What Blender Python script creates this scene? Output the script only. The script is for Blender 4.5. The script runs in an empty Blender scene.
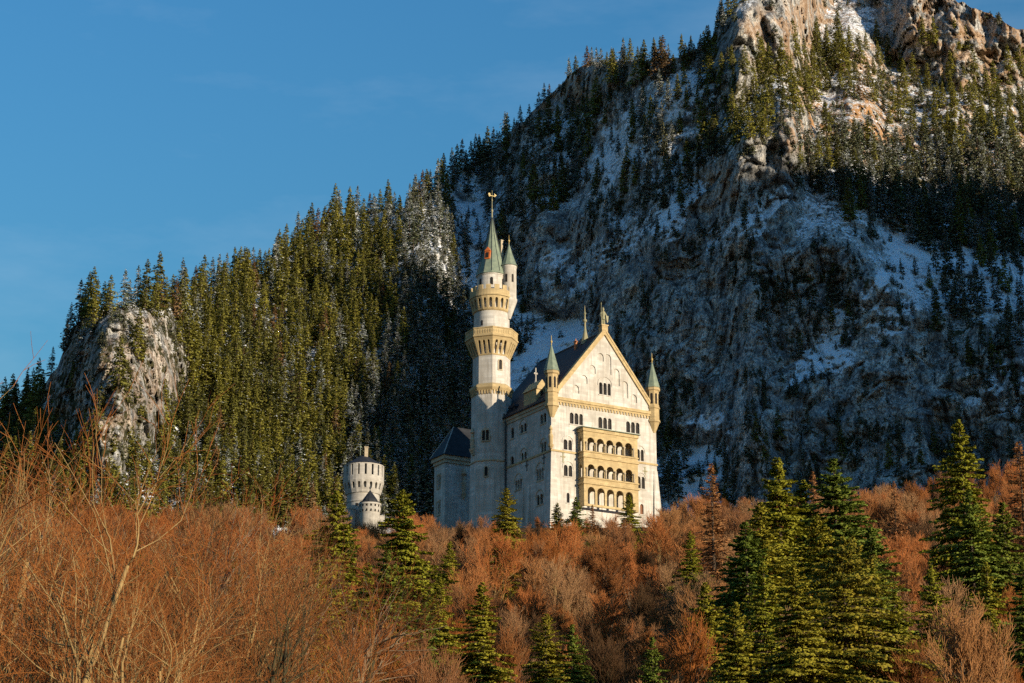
import bpy, math, random
import numpy as np
from mathutils import Matrix, Vector

# ------------------------------------------------------------------ camera, sky, sun, exposure
SC = bpy.context.scene
COL = SC.collection
F = 1967.0
PITCH = math.atan(608.5 / F)
CAM = np.array([0.0, 0.0, 1.7])
cd = bpy.data.cameras.new('camera'); cd.lens = F / 1024 * 36; cd.sensor_width = 36
cd.clip_start = 0.5; cd.clip_end = 60000
cam = bpy.data.objects.new('camera', cd); COL.objects.link(cam)
cam.location = CAM; cam.rotation_euler = (math.pi / 2 + PITCH, 0, 0)
SC.camera = cam
SUN_AZ, SUN_EL = 47.0, 10.5          # degrees right of straight behind the camera, above the horizon
w = bpy.data.worlds.new('World'); SC.world = w; w.use_nodes = True
nt = w.node_tree; nt.nodes.clear()
sky = nt.nodes.new('ShaderNodeTexSky'); sky.sky_type = 'NISHITA'; sky.sun_disc = False
sky.sun_elevation = math.radians(SUN_EL); sky.sun_rotation = math.radians(180 - SUN_AZ)
sky.air_density = 2.4; sky.dust_density = 0.1; sky.ozone_density = 10.0
bg = nt.nodes.new('ShaderNodeBackground'); bg.inputs[1].default_value = 0.125
wo = nt.nodes.new('ShaderNodeOutputWorld')
tcw = nt.nodes.new('ShaderNodeTexCoord'); mpw = nt.nodes.new('ShaderNodeMapping'); mpw.inputs['Scale'].default_value = (5.0, 2.0, 16.0); mpw.inputs['Rotation'].default_value = (0.0, 0.12, 0.0)
nzw = nt.nodes.new('ShaderNodeTexNoise'); nzw.inputs['Scale'].default_value = 1.0; nzw.inputs['Detail'].default_value = 6.0; nzw.inputs['Roughness'].default_value = 0.62
mrw = nt.nodes.new('ShaderNodeMapRange'); mrw.inputs[1].default_value = 0.50; mrw.inputs[2].default_value = 0.78; mrw.inputs[4].default_value = 0.11
mxw = nt.nodes.new('ShaderNodeMix'); mxw.data_type = 'RGBA'; mxw.inputs[7].default_value = (3.2, 3.6, 4.0, 1)
nt.links.new(tcw.outputs['Generated'], mpw.inputs['Vector']); nt.links.new(mpw.outputs[0], nzw.inputs['Vector']); nt.links.new(nzw.outputs[0], mrw.inputs[0]); nt.links.new(mrw.outputs[0], mxw.inputs[0])
nt.links.new(sky.outputs[0], mxw.inputs[6]); nt.links.new(mxw.outputs[2], bg.inputs[0]); nt.links.new(bg.outputs[0], wo.inputs[0])
sl = bpy.data.lights.new('sun', 'SUN'); sl.energy = 3.5; sl.angle = math.radians(0.5); sl.color = (1.0, 0.85, 0.64)
so = bpy.data.objects.new('sun', sl); COL.objects.link(so)
SUNV = Vector((math.sin(math.radians(SUN_AZ)) * math.cos(math.radians(SUN_EL)),
               -math.cos(math.radians(SUN_AZ)) * math.cos(math.radians(SUN_EL)), math.sin(math.radians(SUN_EL))))
so.rotation_euler = SUNV.to_track_quat('Z', 'Y').to_euler(); so.location = (300, -200, 300)
SC.view_settings.view_transform = 'Standard'; SC.view_settings.look = 'None'
SC.view_settings.exposure = 0.95; SC.view_settings.gamma = 1.0; SC.view_settings.use_curve_mapping = False
SC.render.engine = 'CYCLES'
SC.cycles.max_bounces = 5; SC.cycles.diffuse_bounces = 4; SC.cycles.glossy_bounces = 2
SC.cycles.use_denoising = False
SC.cycles.use_adaptive_sampling = True; SC.cycles.adaptive_threshold = 0.02

# ------------------------------------------------------------------ helpers
RS = np.random.RandomState(7)
R = random.Random(11)

def rays(x, y):
    a = (np.asarray(x, float) - 512) / F; b = -(np.asarray(y, float) - 341.5) / F
    return np.stack([a, math.cos(PITCH) - b * math.sin(PITCH), math.sin(PITCH) + b * math.cos(PITCH)], -1)
def at(x, y, D):
    r = rays(x, y); return CAM + r * (D / r[..., 1])[..., None]
def proj(P):
    q = np.asarray(P, float) - CAM
    z = q[..., 1] * math.cos(PITCH) + q[..., 2] * math.sin(PITCH)
    u = -q[..., 1] * math.sin(PITCH) + q[..., 2] * math.cos(PITCH)
    return 512 + F * q[..., 0] / z, 341.5 - F * u / z

def hash3(ix, iy, iz, seed=0):
    n = (ix.astype(np.int64) * 374761393 + iy.astype(np.int64) * 668265263 + iz.astype(np.int64) * 2147483647 + seed * 974711) & 0xffffffff
    n = ((n ^ (n >> 13)) * 1274126177) & 0xffffffff
    n = ((n ^ (n >> 16)) * 2246822519) & 0xffffffff
    return ((n ^ (n >> 15)) & 0xffffff) / float(0xffffff)
def vnoise(P, seed=0):
    P = np.asarray(P, float); i = np.floor(P); f = P - i; f = f * f * f * (f * (f * 6 - 15) + 10); i = i.astype(np.int64)
    x, y, z = i[..., 0], i[..., 1], i[..., 2]; fx, fy, fz = f[..., 0], f[..., 1], f[..., 2]
    def h(a, b, c): return hash3(x + a, y + b, z + c, seed)
    x00 = h(0,0,0) * (1-fx) + h(1,0,0) * fx; x10 = h(0,1,0) * (1-fx) + h(1,1,0) * fx
    x01 = h(0,0,1) * (1-fx) + h(1,0,1) * fx; x11 = h(0,1,1) * (1-fx) + h(1,1,1) * fx
    return ((x00 * (1-fy) + x10 * fy) * (1-fz) + (x01 * (1-fy) + x11 * fy) * fz) * 2 - 1
def fbm(P, octv=4, seed=0, gain=0.5):
    P = np.asarray(P, float); s = 0; a = 1; t = 0
    for o in range(octv):
        s = s + a * vnoise(P * (2.03 ** o) + 17.3 * o, seed + o); t += a; a *= gain
    return s / t
def ridged(P, octv=4, seed=0):
    P = np.asarray(P, float); s = 0; a = 1; t = 0
    for o in range(octv):
        s = s + a * (1 - 2 * np.abs(vnoise(P * (2.03 ** o) + 9.1 * o, seed + o))); t += a; a *= 0.5
    return s / t
def sstep(e0, e1, x):
    t = np.clip((x - e0) / (e1 - e0), 0, 1); return t * t * (3 - 2 * t)

def fast_mesh(name, V, Fc, mats=None, mi=None, smooth=False):
    """V (n,3), Fc list of arrays (m,k)"""
    me = bpy.data.meshes.new(name)
    V = np.ascontiguousarray(V, np.float32)
    if isinstance(Fc, np.ndarray): Fc = [Fc]
    nl = sum(f.size for f in Fc); nf = sum(len(f) for f in Fc)
    me.vertices.add(len(V)); me.vertices.foreach_set('co', V.ravel())
    me.loops.add(nl); me.polygons.add(nf)
    me.loops.foreach_set('vertex_index', np.concatenate([f.ravel() for f in Fc]).astype(np.int32))
    tot = np.concatenate([np.full(len(f), f.shape[1]) for f in Fc]); st = np.concatenate([[0], np.cumsum(tot)[:-1]])
    me.polygons.foreach_set('loop_start', st.astype(np.int32)); me.polygons.foreach_set('loop_total', tot.astype(np.int32))
    if mats:
        for m in (mats if isinstance(mats, (list, tuple)) else [mats]): me.materials.append(m)
    if mi is not None: me.polygons.foreach_set('material_index', np.asarray(mi, np.int32))
    if smooth: me.polygons.foreach_set('use_smooth', np.ones(nf, bool))
    me.update(calc_edges=True)
    return me

def link(name, data, parent=None, loc=(0, 0, 0), rz=0.0):
    o = bpy.data.objects.new(name, data); COL.objects.link(o)
    o.location = loc; o.rotation_euler = (0, 0, rz)
    if parent is not None: o.parent = parent
    return o
def tag(o, label=None, cat=None, group=None, kind=None):
    if label: o['label'] = label
    if cat: o['category'] = cat
    if group: o['group'] = group
    if kind: o['kind'] = kind
    return o

class MB:
    def __init__(s): s.v = []; s.f = []
    def add(s, vs, fs):
        k = len(s.v); s.v += [tuple(map(float, v)) for v in vs]; s.f += [tuple(i + k for i in f) for f in fs]; return s
    def box(s, x0, x1, y0, y1, z0, z1):
        return s.add([(x0,y0,z0),(x1,y0,z0),(x1,y1,z0),(x0,y1,z0),(x0,y0,z1),(x1,y0,z1),(x1,y1,z1),(x0,y1,z1)],
                     [(3,2,1,0),(4,5,6,7),(0,1,5,4),(1,2,6,5),(2,3,7,6),(3,0,4,7)])
    def prism(s, poly, z0, z1):
        n = len(poly)
        return s.add([(x,y,z0) for x,y in poly] + [(x,y,z1) for x,y in poly],
                     [tuple(range(n))[::-1], tuple(range(n, 2*n))] + [(i,(i+1)%n,n+(i+1)%n,n+i) for i in range(n)])
    def hull(s, a, b):            # two matching loops of 3d points
        n = len(a)
        return s.add(list(a) + list(b), [tuple(range(n))[::-1], tuple(range(n, 2*n))] + [(i,(i+1)%n,n+(i+1)%n,n+i) for i in range(n)])
    def lathe(s, prof, n=24, c=(0, 0), a0=0.0):     # prof [(r,z)...] from below to top, capped
        k = len(prof); vs = []
        for r, z in prof:
            for i in range(n):
                t = a0 + 2 * math.pi * i / n; vs.append((c[0] + r * math.cos(t), c[1] + r * math.sin(t), z))
        fs = [(j*n+i, j*n+(i+1)%n, (j+1)*n+(i+1)%n, (j+1)*n+i) for j in range(k-1) for i in range(n)]
        fs += [tuple(range(n))[::-1], tuple(range((k-1)*n, k*n))]
        return s.add(vs, fs)
    def tube(s, pts, rad, n=6):
        pts = [Vector(p) for p in pts]; vs = []
        for i, p in enumerate(pts):
            d = (pts[min(i+1, len(pts)-1)] - pts[max(i-1, 0)]).normalized()
            a = d.cross(Vector((0.3, 0.9, 0.31))).normalized(); b = d.cross(a)
            r = rad[i] if isinstance(rad, (list, tuple)) else rad
            for j in range(n):
                t = 2 * math.pi * j / n; vs.append(p + (a * math.cos(t) + b * math.sin(t)) * r)
        k = len(pts)
        fs = [(j*n+i, j*n+(i+1)%n, (j+1)*n+(i+1)%n, (j+1)*n+i) for j in range(k-1) for i in range(n)]
        fs += [tuple(range(n))[::-1], tuple(range((k-1)*n, k*n))]
        return s.add(vs, fs)
    def build(s, name, mat, parent=None, loc=(0, 0, 0), rz=0.0, smooth=False):
        me = bpy.data.meshes.new(name); me.from_pydata(s.v, [], s.f); me.materials.append(mat)
        import bmesh
        bm = bmesh.new(); bm.from_mesh(me); bmesh.ops.recalc_face_normals(bm, faces=bm.faces); bm.to_mesh(me); bm.free()
        if smooth:
            me.polygons.foreach_set('use_smooth', [True] * len(me.polygons))
            me.set_sharp_from_angle(angle=math.radians(38))
        me.update(); return link(name, me, parent, loc, rz)

def panel(mb, outer, holes, th, fn):
    """flat panel with holes, thickness th; fn(a, b, t) places the point"""
    cu = bpy.data.curves.new('tmp', 'CURVE'); cu.dimensions = '2D'; cu.fill_mode = 'BOTH'; cu.extrude = th / 2
    for loop in [outer] + list(holes):
        sp = cu.splines.new('POLY'); sp.points.add(len(loop) - 1)
        for i, (x, y) in enumerate(loop): sp.points[i].co = (x, y, 0, 1)
        sp.use_cyclic_u = True
    o = bpy.data.objects.new('tmp', cu); COL.objects.link(o)
    dg = bpy.context.evaluated_depsgraph_get(); me = bpy.data.meshes.new_from_object(o.evaluated_get(dg))
    mb.add([fn(v.co.x, v.co.y, v.co.z + th / 2) for v in me.vertices], [tuple(p.vertices) for p in me.polygons])
    bpy.data.objects.remove(o); bpy.data.curves.remove(cu); bpy.data.meshes.remove(me)

def arch(cx, z0, wd, h, n=8):
    r = wd / 2; zs = z0 + h - r
    return [(cx - r, z0), (cx + r, z0)] + [(cx + r * math.cos(math.pi * i / n), zs + r * math.sin(math.pi * i / n)) for i in range(n + 1)]

# ------------------------------------------------------------------ materials
def mat(name, build):
    m = bpy.data.materials.new(name); m.use_nodes = True; t = m.node_tree; t.nodes.clear()
    out = t.nodes.new('ShaderNodeOutputMaterial')
    def N(kind, **kw):
        n = t.nodes.new(kind)
        for k, v in kw.items():
            if k.startswith('i_'):
                key = k[2:]; key = int(key) if key.isdigit() else key.replace('_', ' ')
                if hasattr(v, 'is_linked') or isinstance(v, bpy.types.NodeSocket): t.links.new(v, n.inputs[key])
                else: n.inputs[key].default_value = v
            else: setattr(n, k, v)
        return n
    build(t, N, out); return m
def noise(N, vec, scale, detail=4, rough=0.55):
    return N('ShaderNodeTexNoise', i_Vector=vec, i_Scale=scale, i_Detail=detail, i_Roughness=rough).outputs[0]
def ramp(N, fac, stops):
    n = N('ShaderNodeValToRGB', i_0=fac); e = n.color_ramp.elements
    while len(e) < len(stops): e.new(0.5)
    for el, (p, c) in zip(e, stops): el.position = p; el.color = (c if len(c) == 4 else (*c, 1))
    return n.outputs[0]
def mix(N, fac, a, b, mode='MIX'):
    n = N('ShaderNodeMix', data_type='RGBA', blend_type=mode)
    for s, v in ((n.inputs[0], fac), (n.inputs[6], a), (n.inputs[7], b)):
        if isinstance(v, bpy.types.NodeSocket): n.id_data.links.new(v, s)
        else: s.default_value = v if not isinstance(v, tuple) else (*v[:3], 1)
    return n.outputs[2]
def math_(N, op, a, b=0.0, c=0.0, clamp=False):
    n = N('ShaderNodeMath', operation=op, use_clamp=clamp, i_0=a, i_1=b, i_2=c); return n.outputs[0]
def mrange(N, v, a, b, c=0.0, d=1.0):
    return N('ShaderNodeMapRange', i_0=v, i_1=a, i_2=b, i_3=c, i_4=d).outputs[0]
def mapping(N, vec, scale):
    return N('ShaderNodeMapping', i_Vector=vec, i_Scale=scale).outputs[0]
def shade(t, N, out, col, rough=0.85, normal=None, spec=0.3, metal=0.0):
    p = N('ShaderNodeBsdfPrincipled', i_Roughness=rough); p.inputs['Specular IOR Level'].default_value = spec
    p.inputs['Metallic'].default_value = metal
    if isinstance(col, bpy.types.NodeSocket): t.links.new(col, p.inputs[0])
    else: p.inputs[0].default_value = (*col, 1)
    if normal is not None: t.links.new(normal, p.inputs['Normal'])
    t.links.new(p.outputs[0], out.inputs[0]); return p

def stone_mat(name, base, joint=0.75, bscale=1.0, stain=0.35, rough=0.9):
    def b(t, N, out):
        tc = N('ShaderNodeTexCoord').outputs['Object']
        n1 = noise(N, tc, 0.16, 5, 0.6); n2 = noise(N, mapping(N, tc, (1.2, 1.2, 0.10)), 1.0, 4, 0.6); n3 = noise(N, tc, 2.5, 3)
        sep = N('ShaderNodeSeparateXYZ', i_0=tc)
        wr = math_(N, 'FRACT', math_(N, 'MULTIPLY', sep.outputs[2], 1.35 * bscale))
        line = math_(N, 'LESS_THAN', wr, 0.10)
        # ashlar: block tone from course number and a hashed horizontal cell
        crs = math_(N, 'FLOOR', math_(N, 'MULTIPLY', sep.outputs[2], 1.35 * bscale))
        hx = math_(N, 'FLOOR', math_(N, 'ADD', math_(N, 'MULTIPLY', math_(N, 'ADD', sep.outputs[0], sep.outputs[1]), 0.55 * bscale), math_(N, 'MULTIPLY', crs, 0.37)))
        cv = N('ShaderNodeCombineXYZ', i_0=hx, i_1=crs).outputs[0]
        wn = N('ShaderNodeTexWhiteNoise', noise_dimensions='2D', i_Vector=cv).outputs[0]
        c = mix(N, mrange(N, wn, 0, 1, 0, 1), tuple(x * 0.80 for x in base), tuple(min(1, x * 1.10) for x in base))
        c = mix(N, mrange(N, n1, 0.42, 0.66, 0, stain * 0.7), c, tuple(x * y for x, y in zip(base, (0.62, 0.56, 0.48))))
        c = mix(N, mrange(N, n2, 0.47, 0.66, 0, stain * 0.8), c, tuple(x * y for x, y in zip(base, (0.55, 0.52, 0.48))))
        c = mix(N, math_(N, 'MULTIPLY', line, 0.4), c, tuple(x * 0.6 for x in base))
        bp = N('ShaderNodeBump', i_Strength=0.35, i_Distance=0.08, i_Height=n3).outputs[0]
        shade(t, N, out, c, rough, bp, 0.2)
    return mat(name, b)
def mottled(name, a, b_, scale=1.0, rough=0.8, spec=0.3, bump=0.2, metal=0.0):
    def b(t, N, out):
        tc = N('ShaderNodeTexCoord').outputs['Object']
        n1 = noise(N, tc, scale, 5, 0.6)
        c = mix(N, mrange(N, n1, 0.3, 0.7), a, b_)
        bp = N('ShaderNodeBump', i_Strength=bump, i_Distance=0.1, i_Height=n1).outputs[0]
        shade(t, N, out, c, rough, bp, spec, metal)
    return mat(name, b)

M = {}
M['white_stone'] = stone_mat('pale_limestone', (0.59, 0.56, 0.505), stain=0.85)
M['ochre_stone'] = stone_mat('ochre_sandstone', (0.50, 0.38, 0.20), bscale=1.5, stain=0.40)
M['buff_stone'] = stone_mat('buff_stone', (0.52, 0.43, 0.30), bscale=1.3, stain=0.4)
M['gate_stone'] = stone_mat('gatehouse_stone', (0.46, 0.43, 0.38), bscale=1.2, stain=0.45)
M['slate'] = mottled('slate_roof', (0.014, 0.015, 0.018), (0.034, 0.036, 0.041), 0.6, 0.7, 0.2)
M['copper'] = mottled('green_copper', (0.13, 0.17, 0.13), (0.24, 0.28, 0.19), 0.9, 0.6, 0.3)
M['glass'] = mottled('dark_glass', (0.014, 0.013, 0.014), (0.035, 0.028, 0.022), 0.8, 0.65, 0.12, 0.0)
M['terracotta'] = mottled('terracotta', (0.36, 0.12, 0.05), (0.45, 0.2, 0.09), 1.5)
M['bronze'] = mottled('weathered_bronze', (0.20, 0.22, 0.14), (0.34, 0.28, 0.15), 1.2, 0.6)
M['gold'] = mottled('gilded_metal', (0.50, 0.36, 0.12), (0.40, 0.30, 0.12), 2.0, 0.45)
M['dark_iron'] = mottled('dark_iron', (0.03, 0.035, 0.04), (0.06, 0.065, 0.07), 2.0, 0.6)
M['door_wood'] = mottled('door_wood', (0.16, 0.07, 0.035), (0.22, 0.10, 0.05), 1.5)
M['scaffold_orange'] = mottled('orange_canvas', (0.60, 0.16, 0.03), (0.42, 0.10, 0.03), 1.5)

def foliage(name, a, b_, c_, rough=0.7, rnd=0.45, spec=0.15, transl=0.0):
    def b(t, N, out):
        tc = N('ShaderNodeTexCoord').outputs['Object']; oi = N('ShaderNodeObjectInfo')
        n1 = noise(N, tc, 0.9, 3, 0.6)
        c = mix(N, mrange(N, n1, 0.35, 0.65), a, b_)
        c = mix(N, math_(N, 'MULTIPLY', math_(N, 'POWER', oi.outputs['Random'], 1.6), rnd), c, c_)
        p = shade(t, N, out, c, rough, None, spec)
        if transl:
            tr = N('ShaderNodeBsdfTranslucent'); t.links.new(c, tr.inputs[0])
            ms = N('ShaderNodeMixShader', i_0=transl, i_1=p.outputs[0], i_2=tr.outputs[0]); t.links.new(ms.outputs[0], out.inputs[0])
    return mat(name, b)
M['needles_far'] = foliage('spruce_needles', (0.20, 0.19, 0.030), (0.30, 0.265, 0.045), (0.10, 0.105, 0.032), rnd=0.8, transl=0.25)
M['needles_dark'] = foliage('dark_spruce_needles', (0.080, 0.096, 0.056), (0.13, 0.145, 0.075), (0.17, 0.145, 0.065), rnd=0.5)  # dark copy of the needles for shaded slopes, also snowy spruces and dwarf pines
M['snow_leaf'] = foliage('snow_on_needles', (0.44, 0.48, 0.50), (0.68, 0.71, 0.72), (0.22, 0.25, 0.25), rnd=0.6)
M['needles_near'] = foliage('sunlit_fir_needles', (0.19, 0.20, 0.016), (0.31, 0.29, 0.026), (0.34, 0.27, 0.03), rnd=0.6, transl=0.2)
M['needles_deep'] = foliage('deep_green_needles', (0.10, 0.15, 0.022), (0.19, 0.23, 0.032), (0.24, 0.24, 0.03), rnd=0.5, transl=0.2)
M['needles_brown'] = foliage('cone_laden_needles', (0.20, 0.19, 0.018), (0.30, 0.23, 0.026), (0.34, 0.21, 0.035), rnd=0.5, transl=0.2)
M['larch_far'] = foliage('bare_larch_far', (0.16, 0.095, 0.04), (0.24, 0.14, 0.06), (0.12, 0.08, 0.04), rnd=0.6)
M['larch'] = foliage('russet_larch_needles', (0.30, 0.13, 0.045), (0.36, 0.18, 0.07), (0.28, 0.12, 0.05), rnd=0.4, transl=0.2)
M['bark_dark'] = mottled('spruce_bark', (0.05, 0.035, 0.022), (0.10, 0.07, 0.045), 1.5)
M['bark_light'] = mottled('pale_bark', (0.22, 0.135, 0.05), (0.36, 0.24, 0.095), 0.8)
M['bark_grey'] = mottled('grey_beech_bark', (0.13, 0.095, 0.06), (0.24, 0.17, 0.10), 0.8)
M['bark_black'] = mottled('mossy_dark_bark', (0.035, 0.028, 0.012), (0.08, 0.06, 0.02), 0.8)
M['twig_russet'] = foliage('russet_twigs', (0.34, 0.105, 0.028), (0.50, 0.18, 0.052), (0.36, 0.20, 0.08), rnd=0.8)
M['twig_brown'] = foliage('brown_twigs', (0.17, 0.085, 0.038), (0.26, 0.13, 0.055), (0.30, 0.12, 0.045), rnd=0.8)
M['twig_orange'] = foliage('orange_twigs', (0.26, 0.080, 0.018), (0.36, 0.125, 0.026), (0.22, 0.09, 0.03), rnd=0.7)
M['twig_rust'] = foliage('rust_twigs', (0.19, 0.050, 0.012), (0.30, 0.085, 0.018), (0.10, 0.045, 0.015), rnd=0.85)
M['twig_dark'] = foliage('dark_twigs', (0.07, 0.036, 0.016), (0.11, 0.055, 0.022), (0.09, 0.05, 0.02), rnd=0.4)
M['twig_pale'] = foliage('pale_twigs', (0.28, 0.15, 0.07), (0.36, 0.20, 0.09), (0.3, 0.14, 0.06), rnd=0.4)
M['brush_green'] = foliage('olive_brush', (0.09, 0.095, 0.015), (0.16, 0.13, 0.02), (0.2, 0.12, 0.025), rnd=0.7)

def mount(t, N, out):
    tc = N('ShaderNodeTexCoord').outputs['Object']; geo = N('ShaderNodeNewGeometry')
    def attr(n): return N('ShaderNodeAttribute', attribute_name=n).outputs['Fac']
    n_big = noise(N, tc, 0.022, 5, 0.6); n_mid = noise(N, tc, 0.09, 5, 0.62); n_fine = noise(N, tc, 0.38, 5, 0.65)
    streak = noise(N, mapping(N, tc, (0.16, 0.16, 0.028)), 1.0, 5, 0.65)
    vor = N('ShaderNodeTexVoronoi', feature='DISTANCE_TO_EDGE', i_Vector=mapping(N, tc, (0.09, 0.09, 0.05)), i_Scale=1.0).outputs[0]
    vc = N('ShaderNodeTexVoronoi', feature='DISTANCE_TO_EDGE', i_Vector=mapping(N, N('ShaderNodeVectorMath', operation='ADD', i_0=tc, i_1=N('ShaderNodeVectorMath', operation='SCALE', i_0=N('ShaderNodeTexNoise', i_Vector=tc, i_Scale=0.12, i_Detail=4.0).outputs[1], i_3=9.0).outputs[0]).outputs[0], (0.17, 0.17, 0.075)), i_Scale=1.0).outputs[0]
    n_x = noise(N, mapping(N, tc, (1.0, 1.0, 0.55)), 0.95, 4, 0.7)
    rock = ramp(N, streak, [(0.36, (0.10, 0.10, 0.102)), (0.45, (0.27, 0.267, 0.26)), (0.53, (0.44, 0.43, 0.405)), (0.62, (0.66, 0.63, 0.57))])
    rock = mix(N, mrange(N, n_mid, 0.50, 0.60, 0, 0.40), rock, (0.46, 0.39, 0.29))
    rock = mix(N, mrange(N, n_fine, 0.52, 0.57, 0, 0.65), rock, (0.07, 0.068, 0.066))
    rock = mix(N, mrange(N, n_x, 0.53, 0.58, 0, 0.7), rock, (0.05, 0.05, 0.05))
    rock = mix(N, mrange(N, n_x, 0.44, 0.38, 0, 0.45), rock, (0.68, 0.66, 0.61))
    rock = mix(N, mrange(N, vc, 0.0, 0.045, 0.85, 0.0), rock, (0.03, 0.03, 0.03))
    rock = mix(N, mrange(N, n_big, 0.54, 0.60, 0, 0.35), rock, (0.13, 0.13, 0.132))
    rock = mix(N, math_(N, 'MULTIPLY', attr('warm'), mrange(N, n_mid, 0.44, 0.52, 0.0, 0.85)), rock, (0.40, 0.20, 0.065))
    veg = mix(N, mrange(N, n_x, 0.4, 0.6), (0.020, 0.026, 0.013), (0.085, 0.07, 0.032))
    vf0 = noise(N, tc, 0.17, 6, 0.7)
    vf = math_(N, 'ADD', math_(N, 'MULTIPLY', attr('veg'), 1.0), math_(N, 'ADD', math_(N, 'MULTIPLY', math_(N, 'SUBTRACT', vf0, 0.5), 3.6), math_(N, 'MULTIPLY', math_(N, 'SUBTRACT', n_fine, 0.5), 1.2)))
    c = mix(N, mrange(N, vf, 0.48, 0.60), rock, veg)
    nz = N('ShaderNodeSeparateXYZ', i_0=geo.outputs['Normal']).outputs[2]
    sf = math_(N, 'ADD', math_(N, 'MULTIPLY', nz, 1.25), math_(N, 'ADD', math_(N, 'MULTIPLY', math_(N, 'SUBTRACT', n_fine, 0.5), 3.0), math_(N, 'ADD', math_(N, 'MULTIPLY', math_(N, 'SUBTRACT', n_mid, 0.5), 1.6), math_(N, 'MULTIPLY', math_(N, 'SUBTRACT', n_x, 0.5), 3.2))))
    sf = math_(N, 'ADD', sf, math_(N, 'MULTIPLY', attr('snow'), 1.0))
    s = mrange(N, sf, 0.84, 0.94)
    c = mix(N, s, c, mix(N, n_fine, (0.66, 0.70, 0.76), (0.84, 0.86, 0.88)))
    h = math_(N, 'ADD', math_(N, 'MULTIPLY', n_fine, 1.0), math_(N, 'ADD', math_(N, 'MULTIPLY', streak, 1.4), math_(N, 'MULTIPLY', n_mid, 1.6)))
    bp = N('ShaderNodeBump', i_Strength=0.75, i_Distance=1.6, i_Height=h).outputs[0]
    shade(t, N, out, c, 0.95, bp, 0.1)
M['mountain'] = mat('mountain_rock_and_snow', mount)
def grnd(t, N, out):
    tc = N('ShaderNodeTexCoord').outputs['Object']
    n1 = noise(N, tc, 0.25, 5, 0.6); n2 = noise(N, tc, 2.0, 4)
    c = ramp(N, n1, [(0.3, (0.035, 0.030, 0.012)), (0.5, (0.085, 0.045, 0.018)), (0.7, (0.14, 0.07, 0.025))])
    bp = N('ShaderNodeBump', i_Strength=0.6, i_Distance=0.3, i_Height=n2).outputs[0]
    shade(t, N, out, c, 0.95, bp, 0.1)
M['forest_floor'] = mat('leaf_litter', grnd)

# ------------------------------------------------------------------ terrain: castle hill, far ground
GD = [-60, 0, 60, 120, 200, 280, 360, 430, 470, 497, 545, 600, 660, 760, 860, 1000, 6000]
GZ = [0, 0, 1, 4, 14, 33, 56, 77, 92, 105.5, 108, 96, 84, 110, 140, 140, 140]
def ground_h(x, y):
    x = np.asarray(x, float); y = np.asarray(y, float)
    g = np.interp(y, GD, GZ)
    k = sstep(30, 120, x) * sstep(150, 320, y) * (1 - sstep(520, 600, y))
    g = g + 9 * k
    g = g - 10 * sstep(-20, -38, x) * sstep(470, 520, y) * (1 - sstep(570, 610, y))
    far = sstep(250, 900, np.abs(x)) * sstep(100, 400, y); g = g * (1 - 0.75 * far)
    P = np.stack([x / 60, y / 60, 0 * x], -1)
    g = g + 2.2 * fbm(P, 3, 3) * sstep(40, 160, y) * (1 - sstep(455, 480, y) * (1 - sstep(545, 580, y)) * (1 - sstep(60, 90, np.abs(x))))
    return g
def build_ground():
    def axis(lo, hi, step, ext, n):
        inner = np.arange(lo, hi + step, step); e = np.geomspace(step, ext, n)
        return np.concatenate([lo - np.cumsum(e)[::-1], inner, hi + np.cumsum(e)])
    xs = axis(-300, 300, 6, 3500, 14); ys = axis(-60, 900, 6, 3500, 14)
    X, Y = np.meshgrid(xs, ys); Z = ground_h(X, Y)
    V = np.stack([X, Y, Z], -1).reshape(-1, 3); nx = len(xs); ny = len(ys)
    i = (np.arange(ny - 1)[:, None] * nx + np.arange(nx - 1)[None]).ravel()
    o = link('ground', fast_mesh('ground', V, np.stack([i, i + 1, i + nx + 1, i + nx], -1), M['forest_floor'], smooth=True))
    tag(o, 'rising wooded hillside covered with brown leaf litter', 'hillside', kind='structure')
build_ground()

# ------------------------------------------------------------------ the mountain
RIDGE = [(-260, 470), (-120, 440), (0, 415), (38, 395), (58, 368), (72, 330), (90, 312), (128, 305), (165, 305), (200, 295), (240, 280), (270, 268), (300, 245),
         (335, 222), (365, 212), (400, 208), (430, 190), (465, 168), (492, 150), (512, 130), (540, 104), (565, 78), (585, 62), (615, 60), (645, 62),
         (680, 60), (708, 40), (728, 14), (748, -6), (790, -30), (850, -42), (910, -30), (945, -5), (968, 8), (992, 16), (1012, 26), (1040, 32), (1100, 60), (1250, 110)]
def inpoly(X, Y, poly, soft=8.0, warp=10.0, seed=0):
    P = np.stack([X / 34, Y / 34, 0 * X], -1)
    Xw = X + warp * fbm(P, 3, seed + 50); Yw = Y + warp * fbm(P, 3, seed + 90)
    ins = np.zeros(X.shape, bool); dm = np.full(X.shape, 1e9); n = len(poly)
    for i in range(n):
        x0, y0 = poly[i]; x1, y1 = poly[(i + 1) % n]
        c = ((y0 > Yw) != (y1 > Yw)) & (Xw < (x1 - x0) * (Yw - y0) / (y1 - y0 + 1e-9) + x0); ins ^= c
        dx, dy = x1 - x0, y1 - y0; t = np.clip(((Xw - x0) * dx + (Yw - y0) * dy) / (dx * dx + dy * dy), 0, 1)
        dm = np.minimum(dm, np.hypot(Xw - x0 - t * dx, Yw - y0 - t * dy))
    return sstep(-soft, soft, np.where(ins, dm, -dm))
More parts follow.
